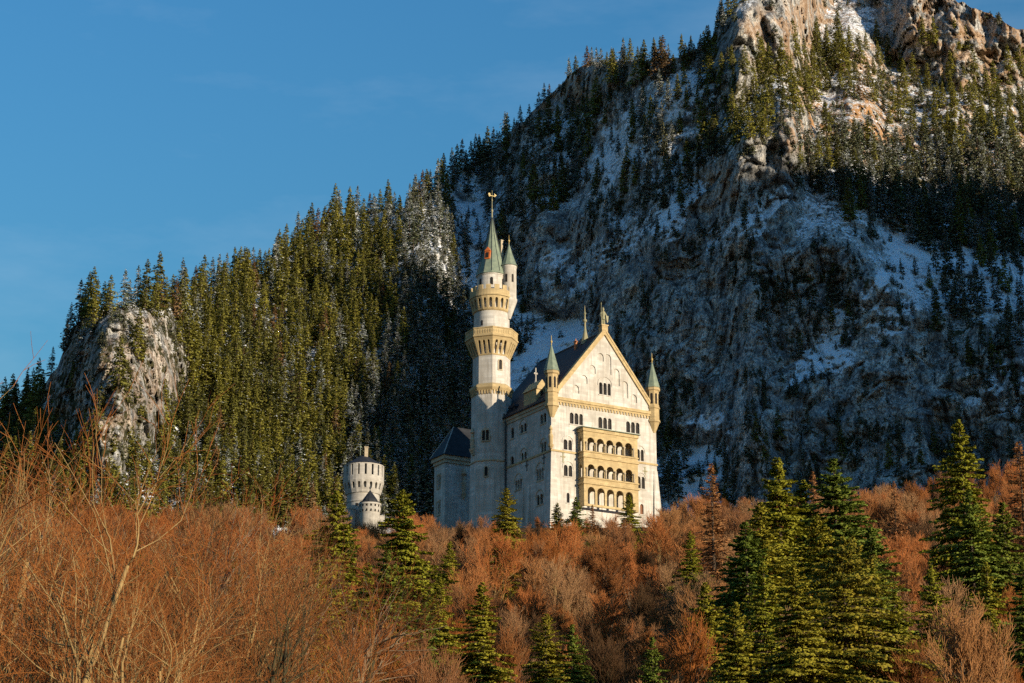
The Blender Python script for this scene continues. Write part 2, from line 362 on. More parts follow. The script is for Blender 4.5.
CLIFF = [
    [(655, 235), (690, 200), (740, 140), (800, 110), (800, 190), (775, 260), (765, 330), (735, 400), (740, 440), (668, 430), (620, 385), (590, 330), (565, 290), (600, 250)],
    [(765, 260), (830, 230), (900, 300), (1000, 330), (1100, 420), (1100, 520), (740, 520), (730, 400)],
    [(520, 240), (560, 205), (600, 200), (640, 235), (600, 300), (560, 312), (530, 300)],
    [(46, 365), (66, 322), (96, 309), (130, 309), (165, 318), (184, 370), (180, 410), (150, 450), (110, 470), (64, 445), (42, 400)],
    [(868, -40), (1120, -40), (1120, 95), (960, 85), (895, 62)],
    [(735, 95), (718, 62), (735, 20), (770, -10), (830, 0), (800, 42)],
    [(556, 68), (600, 52), (612, 75), (592, 97), (560, 92)], [(522, 98), (545, 82), (552, 105), (515, 128), (500, 132)]]
SNOW = [
    ([(786, 385), (812, 345), (850, 300), (885, 268), (893, 280), (850, 328), (818, 372)], 0.62), ([(878, 235), (935, 222), (1000, 245), (1024, 285), (960, 275), (900, 264)], 0.6),
    ([(955, 400), (1000, 362), (1030, 348), (1030, 405), (985, 420)], 0.55), ([(640, 225), (700, 160), (715, 190), (665, 250)], 0.4), ([(820, 345), (858, 352), (850, 372), (815, 375)], 0.5),
    ([(600, 130), (650, 95), (700, 75), (705, 95), (660, 125), (640, 180), (600, 200)], 0.5), ([(700, 225), (735, 215), (790, 185), (800, 205), (740, 250), (705, 260)], 0.35),
    ([(428, 235), (478, 190), (500, 250), (480, 278), (430, 285)], 0.30), ([(506, 352), (575, 312), (594, 330), (545, 362), (520, 380)], 1.0),
    ([(655, 515), (690, 420), (722, 415), (728, 450), (700, 500)], 0.9), ([(600, 110), (700, 60), (722, 100), (690, 165), (600, 195), (545, 175)], 0.32),
    ([(890, 250), (1040, 230), (1040, 310), (960, 300), (905, 290)], 0.45), ([(850, 290), (915, 280), (930, 330), (870, 340)], 0.35), ([(318, 216), (362, 205), (372, 246), (330, 252)], 0.8),
    ([(980, 370), (1024, 350), (1030, 420), (985, 410)], 0.4), ([(80, 305), (178, 320), (180, 400), (120, 440), (70, 400)], 0.10), ([(770, 20), (900, 60), (960, 150), (860, 170), (790, 110)], 0.02),
    ([(520, 260), (640, 200), (660, 250), (560, 320)], 0.30), ([(840, 150), (900, 160), (880, 200), (830, 200)], 0.15), ([(800, 330), (850, 280), (870, 300), (790, 400)], 0.3)]
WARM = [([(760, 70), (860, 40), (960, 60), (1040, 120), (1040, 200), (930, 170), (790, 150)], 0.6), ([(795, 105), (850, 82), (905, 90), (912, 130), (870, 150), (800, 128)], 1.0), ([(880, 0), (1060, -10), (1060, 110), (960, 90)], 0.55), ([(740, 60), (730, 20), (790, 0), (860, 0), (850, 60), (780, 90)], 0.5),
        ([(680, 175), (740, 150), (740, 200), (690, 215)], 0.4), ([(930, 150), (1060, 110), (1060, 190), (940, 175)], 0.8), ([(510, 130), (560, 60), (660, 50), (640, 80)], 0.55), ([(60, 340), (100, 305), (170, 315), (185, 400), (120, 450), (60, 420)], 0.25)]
FOREST = [   # polygon, density, snowy share, height range
    ([(-260, 470), (40, 392), (60, 366), (74, 322), (92, 306), (132, 298), (170, 300), (225, 285), (292, 245), (340, 222), (385, 240), (390, 330), (345, 400), (330, 540), (-260, 560)], 1.0, 0.12, (19, 29)),
    ([(385, 222), (430, 185), (445, 230), (425, 300), (480, 350), (480, 540), (325, 540), (350, 400), (395, 330)], 1.0, 0.75, (19, 29)),
    ([(430, 190), (500, 145), (560, 112), (612, 100), (580, 190), (520, 240), (500, 260), (480, 200)], 0.62, 0.55, (17, 27)),
    ([(424, 228), (448, 215), (468, 250), (462, 300), (424, 300)], 0.96, 0.8, (14, 22)),  # extra spruces added to cover a snow patch the sun catches
    ([(470, 230), (540, 240), (540, 330), (500, 380), (470, 350)], 0.35, 0.6, (12, 22)),
    ([(575, 66), (690, 60), (730, 10), (742, 40), (690, 80), (620, 92)], 0.55, 0.2, (14, 24)),
    ([(615, 100), (720, 95), (720, 150), (660, 250), (600, 250), (590, 190)], 0.45, 0.35, (12, 22)),
    ([(700, 85), (760, 60), (850, 40), (870, 75), (800, 105), (740, 160), (690, 180)], 0.8, 0.03, (15, 26)),
    ([(800, 60), (940, 40), (1024, 60), (1060, 140), (930, 150), (850, 90)], 0.55, 0.03, (12, 24)),
    ([(790, 155), (860, 150), (930, 160), (1080, 140), (1080, 270), (930, 250), (870, 215), (800, 190)], 0.95, 0.25, (17, 27)),
    ([(760, 285), (850, 245), (872, 290), (800, 375), (765, 335)], 0.6, 0.15, (8, 16)),
    ([(930, 250), (1080, 240), (1080, 460), (985, 420), (930, 330)], 0.5, 0.25, (12, 22)),
    ([(660, 440), (690, 400), (690, 440), (665, 510), (640, 520)], 0.9, 0.3, (15, 24)),
    ([(700, 500), (745, 430), (1060, 440), (1060, 540), (700, 540)], 0.35, 0.15, (10, 18)),
    ([(590, 300), (660, 260), (660, 330), (620, 380)], 0.25, 0.3, (8, 15))]
BX0, BX1, BSTEP = -200, 1200, 1.6
def build_mountain():
    xs = np.arange(BX0, BX1 + 1, BSTEP); nx = len(xs); ny = 400
    yr = np.interp(xs, [a for a, b in RIDGE], [b for a, b in RIDGE])
    j = np.stack([xs / 22, 0 * xs, 0 * xs], -1); yr = yr + 5 * fbm(j, 4, 5) + 2.0 * fbm(j * 5, 2, 8)
    yb = 575.0; s = np.linspace(0, 1, ny)[:, None]
    X = np.repeat(xs[None], ny, 0); Y = yb + (yr[None] - yb) * s
    cl = np.zeros_like(X)
    for i, pg in enumerate(CLIFF): cl = np.maximum(cl, inpoly(X, Y, pg, 9, 14, i))
    snow = np.zeros_like(X)
    for i, (pg, k) in enumerate(SNOW): snow = np.maximum(snow, k * inpoly(X, Y, pg, 8, 12, 20 + i))
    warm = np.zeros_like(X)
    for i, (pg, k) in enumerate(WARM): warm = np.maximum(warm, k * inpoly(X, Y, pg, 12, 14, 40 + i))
    fo = np.zeros_like(X)
    for i, (pg, k, *_r) in enumerate(FOREST): fo = np.maximum(fo, k * inpoly(X, Y, pg, 9, 10, 60 + i))
    # slope map -> depth by integrating each column upwards
    S = 1.05 + 2.0 * cl + (0.5 + 1.5 * cl) * fbm(np.stack([X / 52, Y / 17, 0 * X], -1), 4, 31, 0.6)
    S = S + 1.5 * np.exp(-((X - 672) / 62) ** 2) * sstep(330, 240, Y)
    lf = sstep(440, 300, X); S = S * (1 - lf) + (0.92 + 1.6 * cl) * lf
    S = np.maximum(S, 0.78)
    k = np.exp(-0.5 * (np.arange(-30, 31) / 6.0) ** 2); k /= k.sum()
    S = np.apply_along_axis(lambda a: np.convolve(np.pad(a, 30, 'edge'), k, 'valid'), 1, S)
    rr = rays(X, Y); T = rr[..., 2] / rr[..., 1]
    D = np.zeros_like(X)
    D[0] = np.interp(xs, [-200, 0, 60, 120, 200, 300, 480, 700, 850, 1024, 1200], [860, 850, 815, 810, 850, 880, 905, 870, 850, 830, 800])
    for r in range(1, ny):
        dt = T[r] - T[r - 1]; D[r] = D[r - 1] + dt * D[r - 1] / np.maximum(S[r] - T[r], 0.28)
    D = D - 22 * np.exp(-((X - 118) / 60) ** 2 - ((Y - 385) / 80) ** 2)
    P = CAM + rr * (D / rr[..., 1])[..., None]
    lo = 16 * fbm(P / np.array([75, 75, 60]), 4, 71) + 8 * fbm(P / 26, 3, 72)
    Pw = P + 9 * np.stack([fbm(P / 30, 3, 81), fbm(P / 30, 3, 82), fbm(P / 30, 3, 83)], -1)
    slab = vnoise(np.floor(Pw / np.array([11, 1e6, 22])) + 0.5, 84); slab2 = vnoise(np.floor(Pw / np.array([4.6, 1e6, 8.5])) + 0.5, 85)
    crack = np.sqrt(np.abs(vnoise(Pw / np.array([9, 9, 46]), 86))); crack2 = np.sqrt(np.abs(vnoise(Pw / np.array([4.2, 4.2, 15]), 87)))
    rk = (10 * ridged(P / np.array([34, 34, 100]), 4, 73) + 5.5 * slab + 3.0 * slab2 + 9.0 * np.minimum(crack, 0.5) + 4.0 * np.minimum(crack2, 0.5) - 5 * np.abs(fbm(Pw / np.array([10, 10, 22]), 4, 74))) * (0.38 + 0.9 * cl + 0.5 * warm)
    gul = 9 * np.abs(fbm(P / np.array([22, 60, 90]), 3, 75)) * (1 - 0.5 * cl)
    D = D + lo - rk + gul
    P = CAM + rr * (D / rr[..., 1])[..., None]
    # back side
    back = []
    for i in range(1, 7):
        q = P[-1] * np.array([1 + 0.03 * i, 1 + 0.05 * i, 1]); q[:, 2] = P[-1][:, 2] * (1 - 0.10 * i) - 6; back.append(q)
    A = np.concatenate([P, np.array(back)], 0); nyA = ny + 6
    i = (np.arange(nyA - 1)[:, None] * nx + np.arange(nx - 1)[None]).ravel()
    me = fast_mesh('mountain', A.reshape(-1, 3), np.stack([i, i + 1, i + nx + 1, i + nx], -1), M['mountain'], smooth=False)
    n_ext = 6
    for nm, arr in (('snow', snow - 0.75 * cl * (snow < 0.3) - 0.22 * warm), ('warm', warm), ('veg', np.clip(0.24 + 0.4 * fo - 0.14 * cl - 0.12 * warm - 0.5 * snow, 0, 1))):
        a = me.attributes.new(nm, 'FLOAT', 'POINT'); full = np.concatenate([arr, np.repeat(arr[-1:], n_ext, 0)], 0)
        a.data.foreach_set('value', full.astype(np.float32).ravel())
    tag(link('mountain', me), 'steep rocky mountain with snow patches and spruce forest behind the castle', 'mountain', kind='structure')
    return xs, yr, yb, P, cl
MX, MYR, MYB, MP, MCL = build_mountain()
def mt_sample(x, y):
    """point of the mountain surface seen at picture position (bilinear)"""
    x = np.asarray(x, float); y = np.asarray(y, float)
    fx = np.clip((x - BX0) / BSTEP, 0, len(MX) - 1.001); ix = fx.astype(int)
    yr = np.interp(x, MX, MYR); fy = np.clip((y - MYB) / (yr - MYB) * (MP.shape[0] - 1), 0, MP.shape[0] - 1.001); iy = fy.astype(int)
    a = (fx - ix)[..., None]; b = (fy - iy)[..., None]
    return (MP[iy, ix] * (1 - a) + MP[iy, ix + 1] * a) * (1 - b) + (MP[iy + 1, ix] * (1 - a) + MP[iy + 1, ix + 1] * a) * b

# the massif to the right, outside the picture: its shadow lies across the face of the mountain
def build_massif():
    bd = [(345, 480), (368, 410), (385, 335), (380, 275), (690, 212), (720, 195),
          (760, 185), (800, 165), (840, 172), (880, 186), (930, 186), (980, 192), (1024, 200)]
    P = mt_sample(np.array([a for a, b in bd]), np.array([b for a, b in bd]))
    h = np.array([math.sin(math.radians(SUN_AZ)), -math.cos(math.radians(SUN_AZ))]); pp = np.array([-h[1], h[0]])
    if pp[1] < 0: pp = -pp
    p = P[:, :2] @ pp; q = P[:, :2] @ h; QC = 560.0; te = math.tan(math.radians(SUN_EL))
    z = P[:, 2] + (QC - q) * te
    o = np.argsort(p); p, z = p[o] - 8, z[o]
    print('spur', [(round(a), round(b)) for a, b in zip(p, z)])
    pg = np.linspace(p[0] - 60, p[-1] + 500, 260)
    zg = np.interp(pg, np.concatenate([[p[0] - 60, p[0] - 25], p, [p[-1] + 150, p[-1] + 500]]), np.concatenate([[60, 120], z, [z[-1] + 90, z[-1] - 60]]))
    zg = zg + 5 * fbm(np.stack([pg / 14, 0 * pg, 0 * pg], -1), 3, 12)
    rows = []
    for dq, kz in ((-260, 0.15), (-170, 0.42), (-90, 0.70), (-35, 0.90), (0, 1.0), (45, 0.88), (120, 0.66), (260, 0.35), (420, 0.0)):
        qq = QC + dq + (0 if dq == 0 else 18) * fbm(np.stack([pg / 45, 0 * pg + dq, 0 * pg], -1), 3, 13)
        rows.append(np.stack([pg * pp[0] + qq * h[0], pg * pp[1] + qq * h[1], zg * kz + (0 if dq == 0 else 8) * fbm(np.stack([pg / 30, 0 * pg + dq, 0 * pg], -1), 3, 14) - (30 if kz < 0.1 else 0)], -1))
    A = np.array(rows); ny, nx = A.shape[:2]
    i = (np.arange(ny - 1)[:, None] * nx + np.arange(nx - 1)[None]).ravel()
    me = fast_mesh('mountain_spur', A.reshape(-1, 3), np.stack([i, i + 1, i + nx + 1, i + nx], -1), M['mountain'], smooth=True)
    a = me.attributes.new('veg', 'FLOAT', 'POINT'); a.data.foreach_set('value', np.full(nx * ny, 0.6, np.float32))
    tag(link('mountain_spur', me), 'wooded spur of the mountain to the right', 'mountain', kind='structure')
build_massif()
# ------------------------------------------------------------------ the castle
YAW = math.atan2(0.50726774, 0.86178851)
UV = np.array([0.86178851, 0.50726774, 0.0]); VV = np.array([-0.50726774, 0.86178851, 0.0])
CC = at(551, 398, 500.0)
Z0 = 104.0
def on_front(x, y, v=0.0):
    r = rays(x, y); P = CAM + r * (((CC + VV * v - CAM) @ VV) / (r @ VV)); return (P - CC) @ UV, P[2] - Z0
def on_left(x, y, u=0.0):
    r = rays(x, y); P = CAM + r * (((CC + UV * u - CAM) @ UV) / (r @ UV)); return (P - CC) @ VV, P[2] - Z0
def local(u, v, z=0.0): 
    P = CC + UV * u + VV * v; return (P[0], P[1], Z0 + z)
def thing(name, label, cat, loc, rz=0.0, group=None):
    return tag(link(name, None, None, loc, rz), label, cat, group)

hall = thing('castle_hall', 'tall cream stone castle hall with a pointed gable and an ochre two-storey balcony', 'castle', local(0, 0), YAW)
W_, L_, AX = 33.4, 33.5, 17.0
ZE = 36.6      # eave
ZA = 58.1      # apex
fr = lambda a, b, t: (a, t, b)              # front wall plane, t inwards
lf = lambda a, b, t: (t, a, b)              # left wall plane, a runs backwards
wall = MB(); holes_f = []; holes_l = []; wins = []
def window(side, x0, x1, z0, z1, n, hood=False, name='window'):
    """a window of n round-headed lights between a=x0..x1"""
    wd = (x1 - x0); mull = 0.34 if n > 1 else 0; lw = (wd - mull * (n - 1)) / n
    hs = [arch(x0 + lw / 2 + k * (lw + mull), z0, lw, z1 - z0) for k in range(n)]
    (holes_f if side == 'f' else holes_l).extend(hs); wins.append((side, x0, x1, z0, z1, n, lw, mull, hood, name))
def wf(xa, ya, xb, yb, n, hood=False, name='window'):
    a, z1 = on_front(xa, ya); b, z0 = on_front(xb, yb); window('f', a, b, z0, z1, n, hood, name)
for (a, b) in ((5.8, 9.9), (14.8, 19.0), (23.7, 28.0)): window('f', a, b, 30.6, 33.7, 3)
window('f', 15.2, 18.9, 40.0, 43.4, 3, True)
window('f', 3.8, 6.4, 23.3, 26.1, 2, True); window('f', 3.8, 6.4, 16.2, 19.2, 2, True)
window('f', 4.6, 5.5, 9.1, 11.8, 1)
window('f', 26.9, 29.2, 23.2, 26.4, 2, True); window('f', 26.9, 29.4, 15.6, 18.9, 2, True)
window('f', 27.7, 28.8, 8.6, 11.4, 1, False, 'door')
for (xa, ya, xb, yb, n) in ((520.2, 423.5, 526.6, 433, 2), (510.8, 427, 513.9, 439, 1), (521, 452, 526.6, 460.5, 2), (510.5, 456, 513.8, 465, 1),
                            (515.2, 479, 521.8, 490, 3), (536.7, 468, 543.4, 480.5, 3), (536.6, 494, 542.8, 505, 2)):
    a, z1 = on_left(xb, ya); b, z0 = on_left(xa, yb); zc = (on_left((xa + xb) / 2, (ya + yb) / 2)[1]); hh = (yb - ya) * 0.255
    window('l', a, b, zc - hh / 2 * 1.0, zc + hh / 2 * 1.0, n, yb - ya > 8 and n > 1)
for (xa, ya, xb, yb) in ((540.3, 413, 546.2, 424), (541.2, 442, 546.0, 452)):
    a, _ = on_left(xb, ya); b, _ = on_left(xa, yb); zc = on_left((xa + xb) / 2, (ya + yb) / 2)[1]; window('l', a, b, zc - 1.35, zc + 1.35, 2, ya > 430)
GB = 37.2      # foot of the gable triangle
sl_l, sl_r = (ZA - GB) / AX, (ZA - GB) / (W_ - AX)
# balcony door openings behind the loggia
bal_u0, bal_u1 = 8.3, 25.4
BC = [bal_u0 + 2.3 + 2.98 * k for k in range(5)]
for zf in (16.6, 23.6):
    for k in range(5): holes_f.append(arch(BC[k] - 0.2, zf - 0.6, 0.95, 2.7))
panel(wall, [(0, 0), (W_, 0), (W_, GB), (0, GB)], [h for h in holes_f if h[0][1] < GB], 0.55, fr)
# gable in two layers: the outer one carries stepped blind arches
blind = []
for (cu, z0, h) in ((15.7, 49.3, 2.3), (18.1, 45.9, 5.7), (13.05, 45.5, 2.3), (20.75, 43.2, 4.7), (10.4, 42.3, 2.3), (23.45, 40.1, 4.7), (7.75, 39.2, 2.3), (26.3, 39.2, 2.3)):
    blind.append(arch(cu, z0, 2.15, h))
gw = [h for h in holes_f if h[0][1] >= GB]
panel(wall, [(0, GB), (W_, GB), (AX, ZA)], blind + gw, 0.28, fr)
panel(wall, [(0.2, GB), (W_ - 0.2, GB), (AX, ZA - 0.2)], gw, 0.35, lambda a, b, t: (a, t + 0.283, b))
panel(wall, [(0.555, 0), (L_, 0), (L_, ZE), (0.555, ZE)], holes_l, 0.55, lf)
wall.box(W_ - 0.55, W_, 0.555, L_, 0, ZE); wall.box(0.555, W_ - 0.56, L_ - 0.55, L_, 0, ZE)
wall.build('wall', M['white_stone'], hall)
for (side, x0, x1, z0, z1, n, lw, mull, hood, nm) in wins:
    fn = fr if side == 'f' else lf
    b = MB(); 
    def bx(a0, a1, t0, t1, c0, c1):
        if side == 'f': b.box(a0, a1, t0, t1, c0, c1)
        else: b.box(t0, t1, a0, a1, c0, c1)
    bx(x0 - 0.25, x1 + 0.25, -0.16, 0.0, z0 - 0.28, z0 - 0.003)
    for k in range(n - 1):
        c = x0 + (k + 1) * lw + (k + 0.5) * mull
        bx(c - mull * 0.62, c + mull * 0.62, -0.10, -0.003, z1 - lw / 2 - 0.18, z1 - lw / 2 + 0.12)
        bx(c - mull * 0.36, c + mull * 0.36, -0.08, -0.003, z0, z1 - lw / 2 - 0.18)
    if hood:
        cx = (x0 + x1) / 2; wd = x1 - x0 + 0.5; zt = z1 - lw / 2
        o = arch(cx, zt - 0.4, wd + 0.5, wd / 2 + 0.65, 12); ii = arch(cx, zt - 0.4, wd, wd / 2 + 0.4, 12)
        # a strip between the two arcs
        out_, in_ = o[2:], ii[2:]
        ring = [o[1]] + out_ + [o[0]]; rin = [ii[1]] + in_ + [ii[0]]
        panel(b, ring + rin[::-1], [], 0.14, (lambda f: (lambda a, c, t: f(a, c, t - 0.145)))(fn))
    w_ = b.build(nm, M['buff_stone' if side == 'l' else 'white_stone'], hall)
    g = MB()
    if side == 'f': g.box(x0 - 0.15, x1 + 0.15, 0.40, 0.46, z0 - 0.1, z1 + 0.1) if z0 < GB else g.box(x0 - 0.15, x1 + 0.15, 0.65, 0.7, z0 - 0.1, z1 + 0.1)
    else: g.box(0.40, 0.46, x0 - 0.15, x1 + 0.15, z0 - 0.1, z1 + 0.1)
    g.build('door_leaf' if nm == 'door' else 'pane', M['door_wood'] if nm == 'door' else M['glass'], w_)
# cornices and courses
b = MB()
b.box(1.2, W_ - 1.2, -0.55, -0.003, GB - 0.65, GB + 0.15); b.box(1.2, W_ - 1.2, -0.30, -0.004, GB - 1.2, GB - 0.65)
for k in range(32):
    u = 1.9 + k * (W_ - 3.8) / 31; b.box(u - 0.24, u + 0.24, -0.28, -0.005, GB - 1.9, GB - 1.2)
b.build('gable_cornice', M['ochre_stone'], hall)
b = MB()
b.box(-0.22, W_ + 0.22, -0.22, -0.003, 22.45, 22.95); b.box(-0.22, -0.003, 0.0, 23.5, 22.4, 22.9)
b.build('string_course', M['ochre_stone'], hall)
b = MB(); b.box(-0.5, -0.003, 0.6, 24.5, ZE - 1.0, ZE - 0.05); b.box(-0.25, -0.004, 0.6, 24.5, ZE - 1.9, ZE - 1.0)
b.build('eave_cornice', M['buff_stone'], hall)
b = MB(); lead = [(-0.35, 23.1), (-0.35, 23.5)]; b.tube([(-0.4, 23.0, ZE - 0.4), (-0.4, 23.0, 1)], 0.22, 6)
b.tube([(-0.7, 23.4, ZE + 1.2), (-0.4, 23.0, ZE - 0.4)], 0.25, 6); b.build('downpipe', M['dark_iron'], hall)
# raking gable coping
b = MB()
for s in (-1, 1):
    de = (AX if s < 0 else W_ - AX) - 0.5
    def pt(d, off, t): 
        u = AX + s * d; return (u, t, ZA - (sl_l if s < 0 else sl_r) * d + off)
    for (o0, o1, t0, t1) in ((-1.15, 0.55, -0.42, -0.003), (0.0, 0.75, -0.55, 1.0)):
        A = [pt(0.0, o0, t0), pt(0.0, o0, t1), pt(0.0, o1, t1), pt(0.0, o1, t0)]; B = [pt(de, o0, t0), pt(de, o0, t1), pt(de, o1, t1), pt(de, o1, t0)]
        b.hull(A, B)
b.build('gable_coping', M['ochre_stone'], hall)
# roof
b = MB()
e = 0.9; zr = ZA - 0.3; ze = ZE + 0.1
prof = [(-e, ze), (AX, zr + 0.0), (W_ + e, ze), (W_ + e, ze - 0.3), (AX, zr - 0.7), (-e, ze - 0.3)]
b.hull([(u, 0.65, z) for u, z in prof], [(u, L_ + 0.6, z) for u, z in prof])
b.hull([(0.3, L_ - 0.6, ZE), (W_ - 0.3, L_ - 0.6, ZE), (AX, L_ - 0.6, zr - 0.9)], [(0.3, L_ - 0.1, ZE), (W_ - 0.3, L_ - 0.1, ZE), (AX, L_ - 0.1, zr - 0.9)])
roof = b.build('roof', M['slate'], hall)
b = MB(); b.box(AX - 0.18, AX + 0.18, 1.2, L_, zr + 0.02, zr + 0.3); b.build('ridge_cap', M['dark_iron'], roof)
def roof_z(u): return ze + (zr - ze) * (1 - abs(u - AX) / (AX + e))
for (u, v, hh, wd) in ((3.8, 5.0, 2.6, 0.9), (5.6, 6.5, 2.6, 0.9), (15.2, 11.5, 2.0, 0.7), (9, 16, 2.2, 0.8)):
    b = MB(); z = roof_z(u); b.box(u - wd / 2, u + wd / 2, v - wd / 2, v + wd / 2, z - 0.8, z + hh); b.box(u - wd * .65, u + wd * .65, v - wd * .65, v + wd * .65, z + hh, z + hh + 0.25)
    b.lathe([(wd * .25, z + hh + 0.25), (wd * .22, z + hh + 0.9)], 8, (u, v)); b.build('chimney', M['terracotta'], roof)
# slender ridge finial
b = MB(); v0 = 9.5
b.lathe([(1.35, zr - 1.2), (0.95, zr + 0.4), (0.55, zr + 2.0), (0.30, zr + 3.6), (0.25, zr + 5.2), (0.55, zr + 5.5), (0.6, zr + 5.9), (0.25, zr + 6.3), (0.18, zr + 7.4), (0.42, zr + 7.8), (0.18, zr + 8.2), (0.05, zr + 10.2)], 8, (AX, v0))
b.build('ridge_finial', M['bronze'], roof)
# gabled dormer with a cross on the left eave
dv0, _ = on_left(540, 400, 1.2); dv1, _ = on_left(528, 400, 1.2)
b = MB(); dz = ZE + 0.2; b.box(-0.1, 3.6, dv0, dv1, dz - 1.0, dz + 4.4)
b.hull([(-0.5, dv0 - 0.3, dz + 4.4), (4.0, dv0 - 0.3, dz + 4.4), (1.75, dv0 - 0.3, dz + 7.2)], [(-0.5, dv1 + 0.3, dz + 4.4), (4.0, dv1 + 0.3, dz + 4.4), (1.75, dv1 + 0.3, dz + 7.2)])
dm = b.build('dormer', M['ochre_stone'], hall)
b = MB(); c = (dv0 + dv1) / 2; b.box(1.35, 2.15, dv0 - 0.04, dv0 - 0.003, dz + 2.2, dz + 4.1); b.build('dormer_window', M['glass'], dm)
b = MB(); b.box(1.6, 1.9, c - 0.18, c + 0.18, dz + 7.0, dz + 11.2); b.box(1.2, 2.3, c - 0.18, c + 0.18, dz + 9.4, dz + 9.85); b.lathe([(0.5, dz + 6.8), (0.3, dz + 7.6)], 8, (1.75, c)); b.build('cross', M['gate_stone'], dm)
# low dormers by the tower
for v in (19.4, 21.6):
    b = MB(); b.box(0.1, 2.0, v - 0.6, v + 0.6, dz + 0.6, dz + 2.2); b.hull([(-0.1, v - .8, dz + 2.2), (-0.1, v + .8, dz + 2.2), (-0.1, v, dz + 3.1)], [(2.6, v - .8, dz + 2.2), (2.6, v + .8, dz + 2.2), (2.6, v, dz + 3.1)])
    b.build('dormer', M['slate'], hall)
# corner turrets
def corner_turret(u, v, r=1.7):
    b = MB(); a0 = math.pi / 8
    b.lathe([(0.55, 31.6), (0.9, 32.4), (1.2, 33.2), (r, 34.4), (r + 0.25, 34.5), (r + 0.25, 35.1), (r, 35.2), (r, 38.2), (r + 0.2, 38.3), (r + 0.2, 38.8), (r, 38.9), (r, 43.2), (r + 0.35, 43.5), (r + 0.35, 44.2)], 8, (u, v), a0)
    t = b.build('corner_turret', M['ochre_stone'], hall)
    for k in range(8):
        b = MB(); an = k * math.pi / 4; ri = r * math.cos(math.pi / 8); ca, sa = math.cos(an), math.sin(an)
        pl = arch(0, 39.5, 0.62, 3.0, 6)
        panel(b, pl, [], 0.05, lambda a, z, t_: (u + ca * (ri + 0.01 + t_) - sa * a, v + sa * (ri + 0.01 + t_) + ca * a, z))
        b.build('slit_window', M['glass'], t)
    b = MB(); b.lathe([(r + 0.5, 44.2), (r + 0.35, 44.6), (0.12, 51.6)], 8, (u, v), a0); b.build('turret_roof', M['copper'], t)
    b = MB(); b.lathe([(0.16, 51.3), (0.12, 52.0), (0.3, 52.3), (0.3, 52.6), (0.1, 52.9), (0.07, 54.2)], 8, (u, v)); b.build('finial', M['gold'], t)
corner_turret(0.45, 0.35); corner_turret(W_ - 0.6, 0.35)
# corner buttresses
def buttress(lo, hi, z1): b = MB(); b.hull([(x, y, 0) for x, y in lo], [(x, y, z1) for x, y in hi]); b.build('buttress', M['white_stone'], hall)
buttress([(-1.2, -1.0), (1.8, -1.0), (1.8, -0.003), (-0.004, -0.003), (-0.004, 2.0), (-1.2, 2.0)], [(-0.15, -0.12), (1.2, -0.12), (1.2, -0.003), (-0.004, -0.003), (-0.004, 1.4), (-0.15, 1.4)], 22.0)
buttress([(W_ - 1.8, -1.1), (W_ + 1.5, -1.1), (W_ + 1.5, -0.003), (W_ - 1.8, -0.003)], [(W_ - 1.0, -0.1), (W_ + 0.1, -0.1), (W_ + 0.1, -0.003), (W_ - 1.0, -0.003)], 21)
for v in (11.4, 14.6): buttress([(-0.9, v - 0.6), (-0.003, v - 0.6), (-0.003, v + 0.6), (-0.9, v + 0.6)], [(-0.1, v - 0.5), (-0.003, v - 0.5), (-0.003, v + 0.5), (-0.1, v + 0.5)], 16)
# small statues on the corner and wall crosses
b = MB(); b.lathe([(0.3, 22.9), (0.75, 23.6), (0.8, 24.0), (0.5, 24.1), (0.55, 25.4), (0.68, 26.4), (0.35, 27.0), (0.38, 27.4), (0.25, 27.8), (0.55, 28.2), (0.1, 29.2)], 8, (-0.35, -0.35)); b.build('corner_figure', M['ochre_stone'], hall)
def wall_cross(a, z, side):
    b = MB(); s = 1.15
    for (a0, a1, c0, c1) in ((-0.16, 0.16, -s, s), (-0.75, 0.75, 0.05, 0.37), (-0.35, 0.35, s, s + 0.2), (-0.3, 0.3, -s - 0.2, -s)):
        if side == 'f': b.box(a + a0, a + a1, -0.10, -0.003, z + c0, z + c1)
        else: b.box(-0.10, -0.003, a + a0, a + a1, z + c0, z + c1)
    b.build('wall_cross', M['dark_iron'] if side == 'l' else M['bronze'], hall)
for px, py in ((563, 457.5), (645, 472)): wall_cross(*on_front(px, py), 'f')
for px, py in ((544, 458.5), (527, 466)): wall_cross(*on_left(px, py), 'l')
# balcony
DB = 2.7
balc = MB(); zb, zt = 8.3, 29.3
floors = ((23.2, 27.3, 2.25, 3.65), (16.2, 19.6, 2.2, 3.4), (8.9, 12.6, 2.3, 4.6))
oh = []
for (z0, z1, wd, hh) in floors:
    for k in range(5): oh.append(arch(BC[k], z0, wd, hh))
panel(balc, [(bal_u0, zb), (bal_u1, zb), (bal_u1, zt), (bal_u0, zt)], oh, 0.5, lambda a, z, t: (a, -DB + t, z))
for u0 in (bal_u0, bal_u1 - 0.45):
    panel(balc, [(-DB + 0.503, zb), (-0.004, zb), (-0.004, zt), (-DB + 0.503, zt)], [arch(-DB / 2 + 0.15, z0, 1.15, hh) for (z0, z1, wd, hh) in floors[:2]], 0.45, lambda a, z, t: (u0 + t, a, z))
for z in (14.4, 21.6, 28.6): balc.box(bal_u0 + 0.5, bal_u1 - 0.5, -DB + 0.51, -0.01, z, z + 0.4)
balc = balc.build('balcony', M['ochre_stone'], hall)
b = MB()
for (z, h, o) in ((21.3, 0.5, 0.28), (22.75, 0.35, 0.22), (14.2, 0.55, 0.30), (15.75, 0.35, 0.22), (28.4, 0.8, 0.25)):
    b.box(bal_u0 - o, bal_u1 + o, -DB - o, -DB - 0.003, z, z + h); b.box(bal_u0 - o, bal_u0 - 0.003, -DB, -0.01, z, z + h); b.box(bal_u1 + 0.003, bal_u1 + o, -DB, -0.01, z, z + h)
